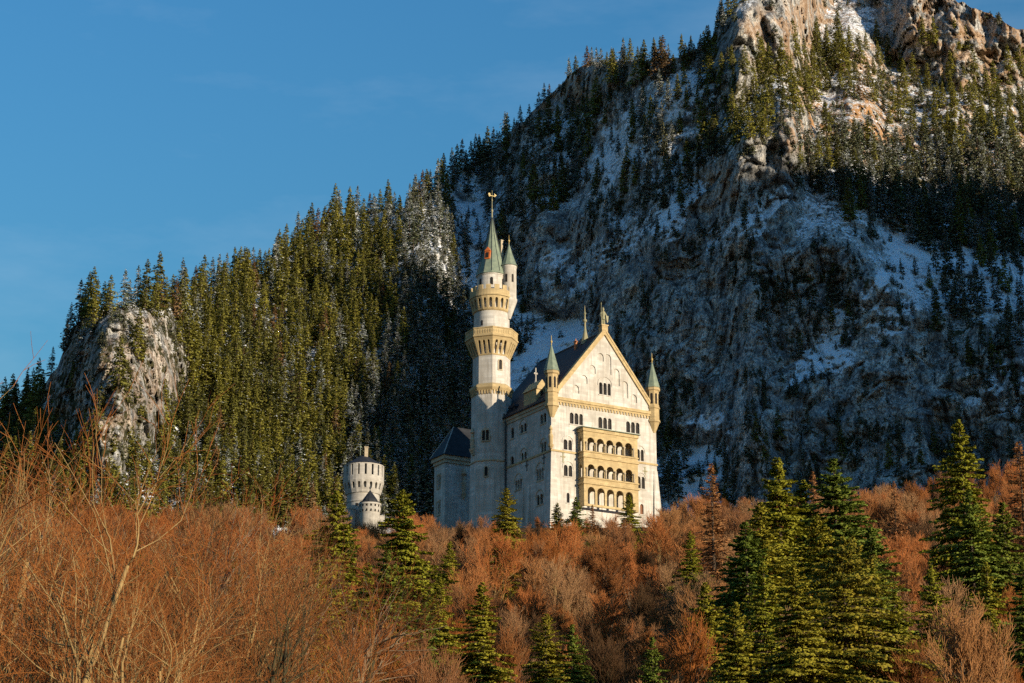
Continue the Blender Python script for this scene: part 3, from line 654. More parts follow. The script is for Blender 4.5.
b.build('moulding', M['ochre_stone'], balc)
for (z0, z1, wd, hh) in floors[:2]:
    for k in range(6):
        b = MB(); u = BC[0] + (k - 0.5) * 2.98; b.lathe([(0.3, z0 - 0.08), (0.2, z0 + 0.2), (0.18, z0 + 1.7), (0.34, z0 + 2.05), (0.34, z0 + 2.3)], 8, (u, -DB - 0.16))
        b.build('column', M['buff_stone'], balc)
b = MB(); b.hull([(bal_u0 - 0.7, -DB - 0.7, zt), (bal_u1 + 0.7, -DB - 0.7, zt), (bal_u1 + 0.7, -0.003, zt + 0.02), (bal_u0 - 0.7, -0.003, zt + 0.02)],
                 [(bal_u0 - 0.7, -DB - 0.7, zt + 0.18), (bal_u1 + 0.7, -DB - 0.7, zt + 0.18), (bal_u1 + 0.2, -0.003, zt + 0.75), (bal_u0 - 0.2, -0.003, zt + 0.75)])
b.build('balcony_roof', M['copper'], balc)
for zf in (16.6, 23.6):
    for k in range(5): b = MB(); u = BC[k] - 0.2; b.box(u - 0.6, u + 0.6, 0.40, 0.46, zf - 0.7, zf + 2.2); b.build('balcony_door', M['glass'], balc)
# knight statue on the gable
b = MB(); uc, vc = AX, 0.3
b.box(uc - 0.95, uc + 0.95, vc - 0.8, vc + 0.8, ZA - 0.6, ZA + 1.3); b.box(uc - 1.15, uc + 1.15, vc - 0.95, vc + 0.95, ZA + 1.3, ZA + 1.65)
ped = b.build('statue_plinth', M['ochre_stone'], hall)
b = MB(); z = ZA + 1.65
for s in (-1, 1): b.tube([(uc + s * 0.32, vc, z), (uc + s * 0.30, vc, z + 1.0), (uc + s * 0.24, vc, z + 2.1)], [0.26, 0.27, 0.36], 8)
b.lathe([(0.62, z + 1.5), (0.52, z + 2.2), (0.46, z + 2.5), (0.66, z + 3.4), (0.55, z + 3.8), (0.2, z + 3.95), (0.2, z + 4.1), (0.32, z + 4.3), (0.34, z + 4.6), (0.24, z + 4.85), (0.06, z + 5.2)], 10, (uc, vc))
b.tube([(uc - 0.6, vc, z + 3.5), (uc - 1.0, vc - 0.2, z + 2.8), (uc - 0.95, vc - 0.55, z + 2.1)], [0.24, 0.2, 0.16], 7)
b.tube([(uc + 0.6, vc, z + 3.5), (uc + 0.95, vc - 0.15, z + 2.8), (uc + 0.8, vc - 0.5, z + 2.2)], [0.24, 0.2, 0.16], 7)
b.tube([(uc - 1.0, vc - 0.6, z), (uc - 0.95, vc - 0.55, z + 5.6)], [0.07, 0.07], 6); b.lathe([(0.02, z + 5.5), (0.16, z + 5.7), (0.01, z + 6.4)], 6, (uc - 0.95, vc - 0.55))
b.hull([(uc + 0.4, vc - 0.75, z + 2.6), (uc + 1.25, vc - 0.75, z + 2.6), (uc + 1.1, vc - 0.75, z + 0.9), (uc + 0.8, vc - 0.75, z + 0.5)], [(uc + 0.4, vc - 0.62, z + 2.6), (uc + 1.25, vc - 0.62, z + 2.6), (uc + 1.1, vc - 0.62, z + 0.9), (uc + 0.8, vc - 0.62, z + 0.5)])
b.build('knight_statue', M['bronze'], hall, smooth=True)

# ---- the tall tower
TU, TV = -1.35, 29.2
tower = thing('castle_tower', 'tall slender cream tower with two ochre galleries and a green cone roof', 'tower', local(TU, TV), YAW)
A0 = math.radians(22.5 - 5)
def octa(r, c=(0, 0)): return [(c[0] + r * math.cos(A0 + k * math.pi / 4), c[1] + r * math.sin(A0 + k * math.pi / 4)) for k in range(8)]
RT = 5.55
b = MB(); b.lathe([(RT + 0.5, 0), (RT + 0.25, 24.6), (RT + 0.05, 24.7), (RT, 45.0)], 8, (0, 0), A0)
b.lathe([(RT - 0.35, 45.0), (RT - 0.35, 58.9)], 8, (0, 0), A0)
b.build('shaft', M['white_stone'], tower)
b = MB(); b.lathe([(RT + 0.26, 24.3), (RT + 0.5, 24.5), (RT + 0.5, 24.9), (RT + 0.1, 25.1)], 8, (0, 0), A0); b.build('string_course', M['buff_stone'], tower)
b = MB(); b.lathe([(RT + 0.02, 44.3), (RT + 0.6, 45.3), (RT + 0.6, 46.0), (RT - 0.3, 46.6)], 8, (0, 0), A0)
ri = RT * math.cos(math.pi / 8)
for k in range(8):
    an = A0 + (k + 0.5) * math.pi / 4; ca, sa = math.cos(an), math.sin(an)
    for j in range(5):
        a = (j - 2) * 0.82; P = lambda r_, a_, z: (ca * r_ - sa * a_, sa * r_ + ca * a_, z)
        b.hull([P(ri, a - .2, 43.3), P(ri + .25, a - .2, 43.6), P(ri + .25, a + .2, 43.6), P(ri, a + .2, 43.3)], [P(ri, a - .2, 44.6), P(ri + .4, a - .2, 44.6), P(ri + .4, a + .2, 44.6), P(ri, a + .2, 44.6)])
b.build('cornice', M['ochre_stone'], tower)
# windows of the shaft: a light dark slit in its own frame
def shaft_window(parent, az_px, py, wd, hh, n, r_in, face):
    """on octagon face number `face` at side offset"""
    an = A0 + (face + 0.5) * math.pi / 4; ca, sa = math.cos(an), math.sin(an)
    for i in range(1):
        f = MB(); g = MB(); W2 = wd / 2
        o = arch(az_px, py - 0.25, wd + 0.5, hh + 0.5); h = [arch(az_px + (k - (n - 1) / 2) * wd / n, py, wd / n - (0.22 if n > 1 else 0), hh - (0.5 if n > 1 else 0)) for k in range(n)]
        panel(f, o, h, 0.24, lambda a, z, t: (ca * (r_in + t) - sa * a, sa * (r_in + t) + ca * a, z))
        panel(g, arch(az_px, py - 0.1, wd + 0.1, hh + 0.1), [], 0.04, lambda a, z, t: (ca * (r_in + 0.012 + t) - sa * a, sa * (r_in + 0.012 + t) + ca * a, z))
        fo = f.build('window', M['buff_stone'], parent); g.build('pane', M['glass'], fo)
rf = (RT + 0.1) * math.cos(math.pi / 8)
shaft_window(tower, 0.3, 30.2, 2.2, 3.4, 2, rf + 0.02, 4)
shaft_window(tower, 0.6, 20.2, 0.95, 2.6, 1, rf + 0.24, 4)
shaft_window(tower, 0.4, 50.6, 0.9, 2.8, 1, rf - 0.44, 5)
shaft_window(tower, 0.0, 27.0, 0.6, 2.6, 1, rf + 0.02, 3)
# lower gallery: eight leaning panels with three arches each
b = MB(); r0, r1, zg0, zg1 = RT - 0.30, RT + 1.75, 54.6, 59.4
for k in range(8):
    an = A0 + (k + 0.5) * math.pi / 4; ca, sa = math.cos(an), math.sin(an); c8 = math.cos(math.pi / 8); t8 = math.tan(math.pi / 8)
    w0, w1 = r0 * c8 * t8, r1 * c8 * t8
    hs = [arch(j * 1.35, zg0 + 0.45, 0.72, 3.6, 6) for j in (-1, 0, 1)]
    fn = lambda a, z, t: ((lambda r_: (ca * r_ - sa * a, sa * r_ + ca * a, z))((r0 + (r1 - r0) * (z - zg0) / (zg1 - zg0)) * c8 - 0.35 + t))
    panel(b, [(-w0, zg0), (w0, zg0), (w1, zg1), (-w1, zg1)], hs, 0.35, fn)
b.lathe([(r1 - 0.2, zg1 + 0.003), (r1 + 0.22, zg1 + 0.25), (r1 + 0.22, zg1 + 0.7), (r1, zg1 + 0.8), (r1, zg1 + 2.5), (r1 + 0.15, zg1 + 2.55), (r1 + 0.15, zg1 + 2.85), (r1 - 0.45, zg1 + 2.86), (r1 - 0.45, zg1 + 0.9)], 8, (0, 0), A0)
for k in range(8):
    an = A0 + (k + 0.5) * math.pi / 4; ca, sa = math.cos(an), math.sin(an); rr_ = r1 * math.cos(math.pi / 8)
    for j in range(7):
        a = (j - 3) * 0.74; P = lambda r_, a_, z: (ca * r_ - sa * a_, sa * r_ + ca * a_, z)
        b.hull([P(rr_, a - .22, zg1 + 1.1), P(rr_ + .07, a - .22, zg1 + 1.1), P(rr_ + .07, a + .22, zg1 + 1.1), P(rr_, a + .22, zg1 + 1.1)], [P(rr_, a - .22, zg1 + 2.2), P(rr_ + .07, a - .22, zg1 + 2.2), P(rr_ + .07, a + .22, zg1 + 2.2), P(rr_, a + .22, zg1 + 2.2)])
b.build('lower_gallery', M['ochre_stone'], tower)
# round upper shaft
RU = 5.0
b = MB(); b.lathe([(RU, 58.8), (RU, 71.5)], 40); b.lathe([(RU - 0.85, 71.5), (RU - 0.85, 78.5), (RU - 0.7, 78.6), (RU - 0.7, 79.0)], 36)
b.build('upper_shaft', M['white_stone'], tower, smooth=True)
b = MB(); b.lathe([(RU + 0.02, 67.6), (RU + 0.3, 67.9), (RU + 0.3, 68.2), (RU + 0.02, 68.4)], 40)
NA = 22; g0, g1, q0, q1 = 67.9, 71.6, RU + 0.3, RU + 1.15
for k in range(NA):
    an = (k + 0.5) * 2 * math.pi / NA; ca, sa = math.cos(an), math.sin(an); hw0 = q0 * math.tan(math.pi / NA); hw1 = q1 * math.tan(math.pi / NA)
    fn = lambda a, z, t: ((lambda r_: (ca * r_ - sa * a, sa * r_ + ca * a, z))(q0 + (q1 - q0) * (z - g0) / (g1 - g0) - 0.3 + t))
    panel(b, [(-hw0, g0), (hw0, g0), (hw1, g1), (-hw1, g1)], [arch(0, g0 + 0.5, 0.78, 2.7, 6)], 0.3, fn)
b.lathe([(q1 - 0.3, g1 + 0.002), (q1 + 0.22, g1 + 0.1), (q1 + 0.22, g1 + 0.5), (q1, g1 + 0.6), (q1, g1 + 2.0), (q1 - 0.45, g1 + 2.01), (q1 - 0.45, g1 + 0.6)], 44)
for k in range(16):
    a0, a1 = k * 2 * math.pi / 16, (k + 0.58) * 2 * math.pi / 16
    ring = lambda r_, z: [(r_ * math.cos(t), r_ * math.sin(t), z) for t in (a0, (a0 + a1) / 2, a1)]
    lo = ring(q1, g1 + 2.0) + ring(q1 - 0.45, g1 + 2.0)[::-1]; hi = ring(q1, g1 + 3.3) + ring(q1 - 0.45, g1 + 3.3)[::-1]; b.hull(lo, hi)
b.build('upper_gallery', M['ochre_stone'], tower)
def facing(azd): return math.radians(azd) - YAW     # world azimuth (0 = +x) to the local angle
for azd in (-90, -40, -140):
    b = MB(); a = facing(azd); ca, sa = math.cos(a), math.sin(a); r_ = RU - 0.85
    panel(b, arch(0, 75.4, 0.8, 2.2), [], 0.05, lambda p, z, t: (ca * (r_ - 0.02 + t) - sa * p, sa * (r_ - 0.02 + t) + ca * p, z))
    b.build('drum_window', M['glass'], tower)
a = facing(-122); ca, sa = math.cos(a), math.sin(a)
b = MB()
for zz, wd, hh in ((63.3, 0.55, 1.6),): panel(b, arch(0, zz, wd, hh), [], 0.05, lambda p, z, t: (ca * (RU - 0.02 + t) - sa * p, sa * (RU - 0.02 + t) + ca * p, z))
b.build('slit_window', M['glass'], tower)
b = MB(); b.lathe([(RU - 0.8, 78.8), (RU - 0.35, 78.95), (RU - 0.55, 79.6), (2.45, 86.4), (1.0, 92.6), (0.22, 97.0)], 12); tr = b.build('cone_roof', M['copper'], tower)
b = MB()
for k in range(12):
    t = k * math.pi / 6; pts = [((r_ + 0.03) * math.cos(t), (r_ + 0.03) * math.sin(t), z) for r_, z in ((RU - 0.5, 79.5), (2.47, 86.4), (1.02, 92.6), (0.25, 96.8))]; b.tube(pts, 0.07, 4)
b.build('roof_seam', M['dark_iron'], tr)
b = MB(); b.lathe([(0.25, 96.6), (0.2, 98.4), (0.32, 98.7), (0.32, 99.2), (0.13, 99.5), (0.10, 101.8), (0.24, 102.1), (0.09, 102.5), (0.06, 105.2)], 8)
fin = b.build('finial', M['bronze'], tr)
b = MB(); b.box(-1.0, 0.85, -0.05, 0.05, 103.4, 103.62); b.hull([(-1.0, -.05, 103.1), (-0.4, -.05, 103.4), (-0.7, -.05, 104.3), (-1.3, -.05, 104.1)], [(-1.0, .05, 103.1), (-0.4, .05, 103.4), (-0.7, .05, 104.3), (-1.3, .05, 104.1)]); b.hull([(0.8, -.05, 103.2), (1.5, -.05, 103.9), (0.7, -.05, 104.4)], [(0.8, .05, 103.2), (1.5, .05, 103.9), (0.7, .05, 104.4)])
b.build('weathervane', M['gold'], fin)
# dormer on the cone, wrapped in orange
a = facing(-112); ca, sa = math.cos(a), math.sin(a); P = lambda r_, p, z: (ca * (r_ + 0.55) - sa * p, sa * (r_ + 0.55) + ca * p, z - 2.3)
b = MB(); b.hull([P(1.2, -.75, 85.6), P(3.0, -.75, 85.6), P(3.0, .75, 85.6), P(1.2, .75, 85.6)], [P(1.0, -.75, 88.0), P(2.7, -.75, 88.0), P(2.7, .75, 88.0), P(1.0, .75, 88.0)])
b.hull([P(1.0, -.9, 88.0), P(2.9, -.9, 88.0), P(2.9, .9, 88.0), P(1.0, .9, 88.0)], [P(1.0, -.05, 89.3), P(2.5, -.05, 89.3), P(2.5, .05, 89.3), P(1.0, .05, 89.3)])
dd = b.build('roof_dormer', M['scaffold_orange'], tr)
b = MB(); b.hull([P(3.003, -.42, 86.0), P(3.05, -.42, 86.0), P(3.05, .42, 86.0), P(3.003, .42, 86.0)], [P(2.78, -.42, 87.6), P(2.83, -.42, 87.6), P(2.83, .42, 87.6), P(2.78, .42, 87.6)]); b.build('dormer_window', M['glass'], dd)
# stair turret on the right of the gallery, and its chimney
a = facing(-17); sx, sy = 5.05 * math.cos(a), 5.05 * math.sin(a)
b = MB(); b.lathe([(0.5, 66.0), (1.0, 67.4), (2.1, 70.6), (2.3, 71.2), (2.3, 71.8), (2.1, 71.9), (2.1, 80.9), (2.25, 81.1), (2.25, 81.5)], 20, (sx, sy)); st = b.build('stair_turret', M['white_stone'], tower, smooth=True)
b = MB(); b.lathe([(2.6, 81.5), (2.2, 82.0), (1.0, 85.2), (0.12, 88.3)], 10, (sx, sy)); b.build('turret_roof', M['copper'], st)
b = MB(); b.lathe([(0.12, 88.0), (0.1, 88.9), (0.28, 89.1), (0.28, 89.4), (0.07, 89.7), (0.05, 91.0)], 8, (sx, sy)); b.build('finial', M['gold'], st)
for azd in (-110, -60):
    b = MB(); a2 = facing(azd); c2, s2 = math.cos(a2), math.sin(a2)
    panel(b, arch(0, 76.4, 0.6, 2.4), [], 0.05, lambda p, z, t: (sx + c2 * (2.08 + t) - s2 * p, sy + s2 * (2.08 + t) + c2 * p, z))
    b.build('slit_window', M['glass'], st)
a = facing(5); hx, hy = 2.75 * math.cos(a), 2.75 * math.sin(a)
b = MB(); b.box(hx - 0.36, hx + 0.36, hy - 0.36, hy + 0.36, 78.0, 89.8); b.box(hx - 0.46, hx + 0.46, hy - 0.46, hy + 0.46, 89.8, 90.1); b.build('chimney', M['buff_stone'], tower)
# sculpted figure on the left edge of the shaft
a = facing(-160); fx, fy = 5.5 * math.cos(a), 5.5 * math.sin(a)
b = MB(); b.lathe([(0.2, 26.8), (0.9, 28.2), (0.95, 28.6), (0.55, 28.7), (0.65, 30.4), (0.7, 31.2), (0.35, 31.8), (0.4, 32.4), (0.2, 32.8), (0.7, 33.2), (0.1, 34.6)], 8, (fx, fy)); b.build('corner_figure', M['buff_stone'], tower)

# ---- the wing behind the tower
WU, WV = -11.5, 52.0
# corner of the wing found from where it is seen
def wing_corner(px, py, D): return at(px, py, D)
wc = at(445.3, 455, 560.0)
wing = thing('castle_wing', 'shaded cream side wing with a dark hipped roof, left of the tall tower', 'castle wing', (wc[0], wc[1], Z0 - 6), YAW)
hw = wc[2] - (Z0 - 6)
holes = [arch(3.6, hw - 19.5, 1.1, 5.0), ]
b = MB(); ww, wl = 14.0, 6.6
panel(b, [(0, 0), (ww, 0), (ww, hw), (0, hw)], [], 0.5, fr)
lh = [arch(3.3, hw - 9.0, 1.4, 3.6), arch(3.3, hw - 17.0, 1.4, 3.6), arch(3.3, hw - 24.0, 1.4, 3.0)]
panel(b, [(0.503, 0), (wl, 0), (wl, hw), (0.503, hw)], lh, 0.5, lf)
b.box(ww - 0.5, ww, 0.503, wl, 0, hw); b.box(0.51, ww - 0.51, wl - 0.5, wl, 0, hw)
b.build('wall', M['white_stone'], wing)
for (z, h) in ((hw - 9.0, 3.6), (hw - 17.0, 3.6), (hw - 24.0, 3.0)):
    b = MB(); b.box(-0.25, -0.003, 2.7, 4.9, z - 0.5, z - 0.05); b.box(-0.2, -0.003, 2.7, 2.95, z - 0.05, z + h + 0.1); b.box(-0.2, -0.003, 4.65, 4.9, z - 0.05, z + h + 0.1); b.box(-0.22, -0.003, 2.7, 4.9, z + h + 0.1, z + h + 0.5); f = b.build('window', M['buff_stone'], wing)
    b = MB(); b.box(0.36, 0.42, 3.0, 4.6, z - 0.1, z + h + 0.1); b.build('pane', M['glass'], f)
b = MB(); b.box(-0.75, ww + 0.75, -0.75, -0.003, hw - 1.2, hw); b.box(-0.75, -0.003, 0.0, wl + 0.75, hw - 1.2, hw); b.box(-0.4, ww + 0.4, -0.4, -0.004, hw - 2.2, hw - 1.2); b.box(-0.4, -0.004, 0.0, wl, hw - 2.2, hw - 1.2)
b.build('cornice', M['buff_stone'], wing)
b = MB(); b.hull([(-1.2, -1.2, hw + 0.003), (ww + 1, -1.2, hw + 0.003), (ww + 1, wl + 1.2, hw + 0.003), (-1.2, wl + 1.2, hw + 0.003)], [(4.6, 3.1, hw + 9.8), (ww + 1, 3.4, hw + 9.8), (ww + 1, wl - 3.4, hw + 9.8), (4.6, wl - 3.4, hw + 9.8)])
rw = b.build('roof', M['slate'], wing)
b = MB(); b.tube([(-1.1, -1.1, hw + 0.1), (4.6, 3.4, hw + 9.9)], 0.16, 5); b.tube([(-1.1, wl + 1.1, hw + 0.1), (4.6, wl - 3.4, hw + 9.9)], 0.16, 5); b.build('hip_cap', M['gate_stone'], rw)
b = MB(); c_ = (6.2, -0.35)
b.lathe([(0.25, hw - 12.5), (0.8, hw - 11.2), (0.85, hw - 10.8), (0.5, hw - 10.7), (0.6, hw - 8.8), (0.7, hw - 7.6), (0.35, hw - 6.9), (0.42, hw - 6.2), (0.25, hw - 5.7), (0.8, hw - 5.2), (0.85, hw - 4.8), (0.1, hw - 3.0)], 8, c_)
b.build('wall_figure', M['buff_stone'], wing)

# ---- gatehouse: a round tower, a small turret and wall pieces
DG = 648.0
gp = at(363.0, 505, DG); gz = gp[2] - 18
def zpx(py): return at(363.0, py, DG)[2] - gz
gate = thing('gatehouse_tower', 'stout round pale tower with a ring of arches and a low dark roof', 'tower', (gp[0], gp[1], gz))
k_ = DG / 1967.0 * 0.985
Rb, Rt = 17.0 * k_, 21.2 * k_
zt_ = zpx(466.5); zc0, zc1 = zpx(505), zpx(492.5)
b = MB(); b.lathe([(Rb + 0.3, 0), (Rb, zc0 - 2), (Rb, zpx(483))], 36); b.lathe([(Rb + 0.02, zpx(504.5)), (Rb + 0.2, zpx(504)), (Rb + 0.2, zpx(503.4)), (Rb + 0.02, zpx(503))], 36)
b.build('shaft', M['gate_stone'], gate, smooth=True)
NB = 20; g0 = zpx(505); g1 = zpx(491)
b = MB(); g0 = zpx(495.5); g1 = zpx(483.5)
b = MB()
for k in range(NB):
    an = (k + 0.5) * 2 * math.pi / NB; ca, sa = math.cos(an), math.sin(an); hw0 = (Rb + .3) * math.tan(math.pi / NB); hw1 = (Rt) * math.tan(math.pi / NB)
    fn = lambda a, z, t: ((lambda r_: (ca * r_ - sa * a, sa * r_ + ca * a, z))(Rb + 0.3 + (Rt - Rb - 0.3) * min(1, (z - g0) / (g1 - g0)) - 0.5 + t))
    panel(b, [(-hw0, g0), (hw0, g0), (hw1, g1), (-hw1, g1)], [arch(0, g0 + 0.35 * (g1 - g0), 0.95, (g1 - g0) * 0.5, 6)], 0.5, fn)
zs0, zs1 = zpx(478.5), zpx(468)
b.lathe([(Rt - 0.5, g1 + 0.002), (Rt, g1 + 0.003), (Rt, zs0), (Rt - 0.5, zs0 + 0.001), (Rt - 0.9, zs0)], 40)
NS = 18
for k in range(NS):
    a0, a1 = (k + 0.14) * 2 * math.pi / NS, (k + 0.86) * 2 * math.pi / NS
    ring = lambda r_, z: [(r_ * math.cos(t), r_ * math.sin(t), z) for t in (a0, (a0 * 2 + a1) / 3, (a0 + a1 * 2) / 3, a1)]
    b.hull(ring(Rt, zs0) + ring(Rt - 0.5, zs0)[::-1], ring(Rt, zs1) + ring(Rt - 0.5, zs1)[::-1])
b.lathe([(Rt + 0.05, zs1), (Rt + 0.05, zs1 + 0.4), (Rt - 0.6, zs1 + 0.41), (Rt - 0.6, zs1)], 40)
b.build('battlement', M['gate_stone'], gate)
b = MB(); b.lathe([(Rt - 0.95, zs0 - 0.5), (Rt - 0.95, zs1)], 30); b.build('slit_shade', M['dark_iron'], gate)  # dark drum behind the slits, coloured as the shade inside
b = MB(); b.lathe([(Rt + 0.25, zs1 + 0.4), (Rt - 0.2, zs1 + 0.7), (1.6, zpx(457)), (0.2, zpx(455.5))], 20); gr_ = b.build('roof', M['slate'], gate)
b = MB(); cxp = 2.0 * k_ + 0.2; b.box(cxp - 0.55, cxp + 0.55, -2.0, -0.9, zpx(463), zpx(449)); b.box(cxp - 0.7, cxp + 0.7, -2.15, -0.75, zpx(449), zpx(448)); b.build('chimney', M['buff_stone'], gr_)
b = MB(); b.lathe([(0.1, zpx(456)), (0.08, zpx(449)), (0.35, zpx(448.5)), (0.3, zpx(447)), (0.02, zpx(446))], 6, (-1.2, -1.0)); b.build('finial', M['copper'], gr_)
for azd, py in ((-107, 501.0), (-62, 500.0)):
    b = MB(); a = math.radians(azd); ca, sa = math.cos(a), math.sin(a); z = zpx(py + 8)
    panel(b, [(-0.45, z), (0.45, z), (0.45, z + 0.9), (-0.45, z + 0.9)], [], 0.06, lambda p, z_, t: (ca * (Rb + t) - sa * p, sa * (Rb + t) + ca * p, z_))
    b.build('window', M['glass'], gate)
# the turret in front
tp = at(369.6, 515, DG - 12); tz = tp[2] - 10; zq = lambda py: at(369.6, py, DG - 12)[2] - tz
tur = thing('gatehouse_turret', 'small grey crenellated turret with a pointed dark green roof before the round tower', 'turret', (tp[0], tp[1], tz))
rt = 11.3 * k_
b = MB(); b.lathe([(rt - 0.3, 0), (rt - 0.3, zq(514)), (rt, zq(512)), (rt, zq(506)), (rt + 0.15, zq(505.5)), (rt + 0.15, zq(504))], 24); b.build('wall', M['gate_stone'], tur, smooth=True)
b = MB(); b.lathe([(rt - 0.2, zq(504)), (rt - 0.2, zq(502.5)), (rt * 0.72, zq(502)), (rt * 0.68, zq(500)), (0.15, zq(490.5))], 12); rr2 = b.build('cone_roof', M['slate'], tur)
b = MB(); b.lathe([(0.15, zq(491)), (0.1, zq(489)), (0.35, zq(488.5)), (0.3, zq(487.2)), (0.03, zq(486))], 6); b.build('finial', M['dark_iron'], rr2)
for k in range(8, 16):
    a = (k + .5) * math.pi / 8; ca, sa = math.cos(a), math.sin(a)
    for pl in (arch(0, zq(513), 0.5, 0.8, 5), [(-.3, zq(508)), (.3, zq(508)), (.3, zq(505.8)), (-.3, zq(505.8))]):
        b = MB(); panel(b, pl, [], 0.05, lambda p, z, t: (ca * (rt - 0.02 + t) - sa * p, sa * (rt - 0.02 + t) + ca * p, z)); b.build('loophole', M['glass'], tur)
# gatehouse block below: walls and slate roof
bp_ = at(342.5, 508.5, DG - 8); bz = bp_[2] - 16
blk = thing('gatehouse_wall', 'pale stone gatehouse block under the round tower with a dark slate roof', 'gatehouse', (bp_[0], bp_[1], bz), YAW * 0.5)
b = MB(); b.box(0, 4.4, 0, 8, 0, 16); b.box(-0.2, 4.6, -0.2, 8.2, 16, 16.6); b.box(4.4, 15.6, 2.5, 9, 0, 11.3); b.box(12.0, 15.2, 4.5, 9, 11.3, 15.4); b.build('wall', M['gate_stone'], blk)
b = MB(); b.hull([(4.42, 1.2, 10.4), (16.4, 1.2, 10.4), (16.4, 6, 14.0), (4.42, 6, 14.0)], [(4.42, 1.2, 10.8), (16.4, 1.2, 10.8), (16.4, 6, 14.4), (4.42, 6, 14.4)]); b.build('roof', M['slate'], blk)
b = MB()
panel(b, arch(2.2, 9.8, 1.3, 2.2), [], 0.05, lambda a, z, t: (a, -0.055 + t, z)); b.build('window', M['glass'], blk)
for x in (6.5, 9.5): b = MB(); b.box(x, x + 0.8, 2.44, 2.497, 6.5, 8.2); b.build('window', M['glass'], blk)
#==TREES==
# ------------------------------------------------------------------ trees: builders
def norm(a): return a / np.maximum(np.linalg.norm(a, axis=-1, keepdims=True), 1e-9)
def conifer_arrays(seed, H, Rm, nw, nb, ns, sz, base=0.08, droop=0.5, power=0.85, hang=0.6, gap=0.25, width=0.32):
    r = np.random.RandomState(seed)
    nB = nw * nb
    t = (np.repeat(np.arange(nw), nb) + r.uniform(-1.1, 1.1, nB) + 0.5) / nw; t = np.clip(np.abs(t), 0, 0.995)
    az = r.uniform(0, 2 * np.pi, nB); lump = 1 + 0.30 * np.sin(az * 2 + seed) * np.cos(t * 9 + seed * 2) + 0.42 * vnoise(np.stack([np.cos(az) * 1.6, np.sin(az) * 1.6, t * 9], -1), seed)
    L = Rm * ((1 - t) ** power) * r.uniform(0.50, 1.22, nB) * lump + 0.014 * H * (1 - t * 0.85)
    L *= np.where(t < 0.12, 0.55 + 3.5 * t, 1.0)
    keep = r.rand(nB) > gap * (1 - t) * r.rand(nB); t, az, L = t[keep], az[keep], L[keep]; nB = len(t)
    z0 = H * (base + (1 - base) * t)
    rise = np.where(t > 0.75, 0.55 * (t - 0.75) / 0.25 + 0.05, 0.05) - 0.25 * (1 - t)
    s = (np.arange(ns)[None] + r.rand(nB, ns)) / ns; s = s ** 0.8
    rad = L[:, None] * s
    z = z0[:, None] + L[:, None] * (rise[:, None] * s - droop * 0.45 * s ** 1.6 + 0.16 * droop * s ** 4)
    ca, sa = np.cos(az)[:, None], np.sin(az)[:, None]
    side = r.choice([-1, 1], (nB, ns)); lat = side * (0.05 + 0.34 * (1 - s)) * L[:, None] * r.rand(nB, ns) * 0.8
    P = np.stack([ca * rad - sa * lat, sa * rad + ca * lat, z - np.abs(lat) * 0.25], -1)
    out = np.stack([ca + 0 * s, sa + 0 * s, 0 * s], -1); tan = np.stack([-sa + 0 * s, ca + 0 * s, 0 * s], -1)
    d = out * r.uniform(0.25, 1.0, (nB, ns, 1)) + tan * side[..., None] * r.uniform(0.1, 0.9, (nB, ns, 1)) - np.array([0, 0, 1.0]) * hang * r.uniform(0.2, 1.3, (nB, ns, 1))
    d = norm(d); l = sz * r.uniform(0.6, 1.35, (nB, ns, 1)) * (0.30 + 0.70 * (1 - t) ** 0.7)[:, None, None]
    sd = norm(np.cross(d, norm(r.normal(0, 1, (nB, ns, 3)) + np.array([0, 0, 0.35]))))
    wv = sd * l * width
    A = P.reshape(-1, 3); d, l, wv = d.reshape(-1, 3), l.reshape(-1, 1), wv.reshape(-1, 3)
    tip = A + d * l; mid = A + d * l * 0.45
    V = np.stack([A, mid + wv, tip, mid - wv], 1).reshape(-1, 3)
    Fq = outward(V, np.arange(len(V)).reshape(-1, 4))
    # branch wood
    k = 3; ss = np.linspace(0, 0.85, k)[None]; br = L[:, None] * ss
    bz = z0[:, None] + L[:, None] * (rise[:, None] * ss - droop * 0.45 * ss ** 1.6)
    B = np.stack([ca * br, sa * br, bz], -1); BR = np.maximum(0.012 * L[:, None] * (1.1 - ss), 0.012)
    return V, Fq, B, BR
def prisms(P, Rr, sides=3):
    """tubes along polylines: P (n,k,3), Rr (n,k)"""
    n, k, _ = P.shape; T = np.zeros_like(P); T[:, 1:-1] = P[:, 2:] - P[:, :-2]; T[:, 0] = P[:, 1] - P[:, 0]; T[:, -1] = P[:, -1] - P[:, -2]
    T = norm(T); ref = np.where(np.abs(T[..., 2:3]) > 0.9, np.array([1.0, 0.1, 0]), np.array([0.1, 0.05, 1.0]))
    a = norm(np.cross(T, ref)); b = np.cross(T, a)
    an = 2 * np.pi * np.arange(sides) / sides
    V = P[:, :, None] + Rr[:, :, None, None] * (a[:, :, None] * np.cos(an)[None, None, :, None] + b[:, :, None] * np.sin(an)[None, None, :, None])
    idx = np.arange(n * k * sides).reshape(n, k, sides)
    q = np.stack([idx[:, :-1], np.roll(idx[:, :-1], -1, 2), np.roll(idx[:, 1:], -1, 2), idx[:, 1:]], -1)
    return V.reshape(-1, 3), q.reshape(-1, 4)
def set_normals(me, axis_up=0.45, rough=0.55, mats_only=None):
    """leaf faces wound outwards and shaded with the soft normal of the crown surface"""
    n = len(me.vertices); V = np.empty(n * 3, np.float32); me.vertices.foreach_get('co', V); V = V.reshape(-1, 3)
    d = V.copy(); d[:, 2] = 0; d = norm(d); d[:, 2] = axis_up
    d = norm(d) + np.random.RandomState(1).normal(0, rough * 0.5, (n // 4 + 1, 3)).repeat(4, 0)[:n]
    me.polygons.foreach_set('use_smooth', np.ones(len(me.polygons), bool))
    me.normals_split_custom_set_from_vertices(norm(d).tolist())
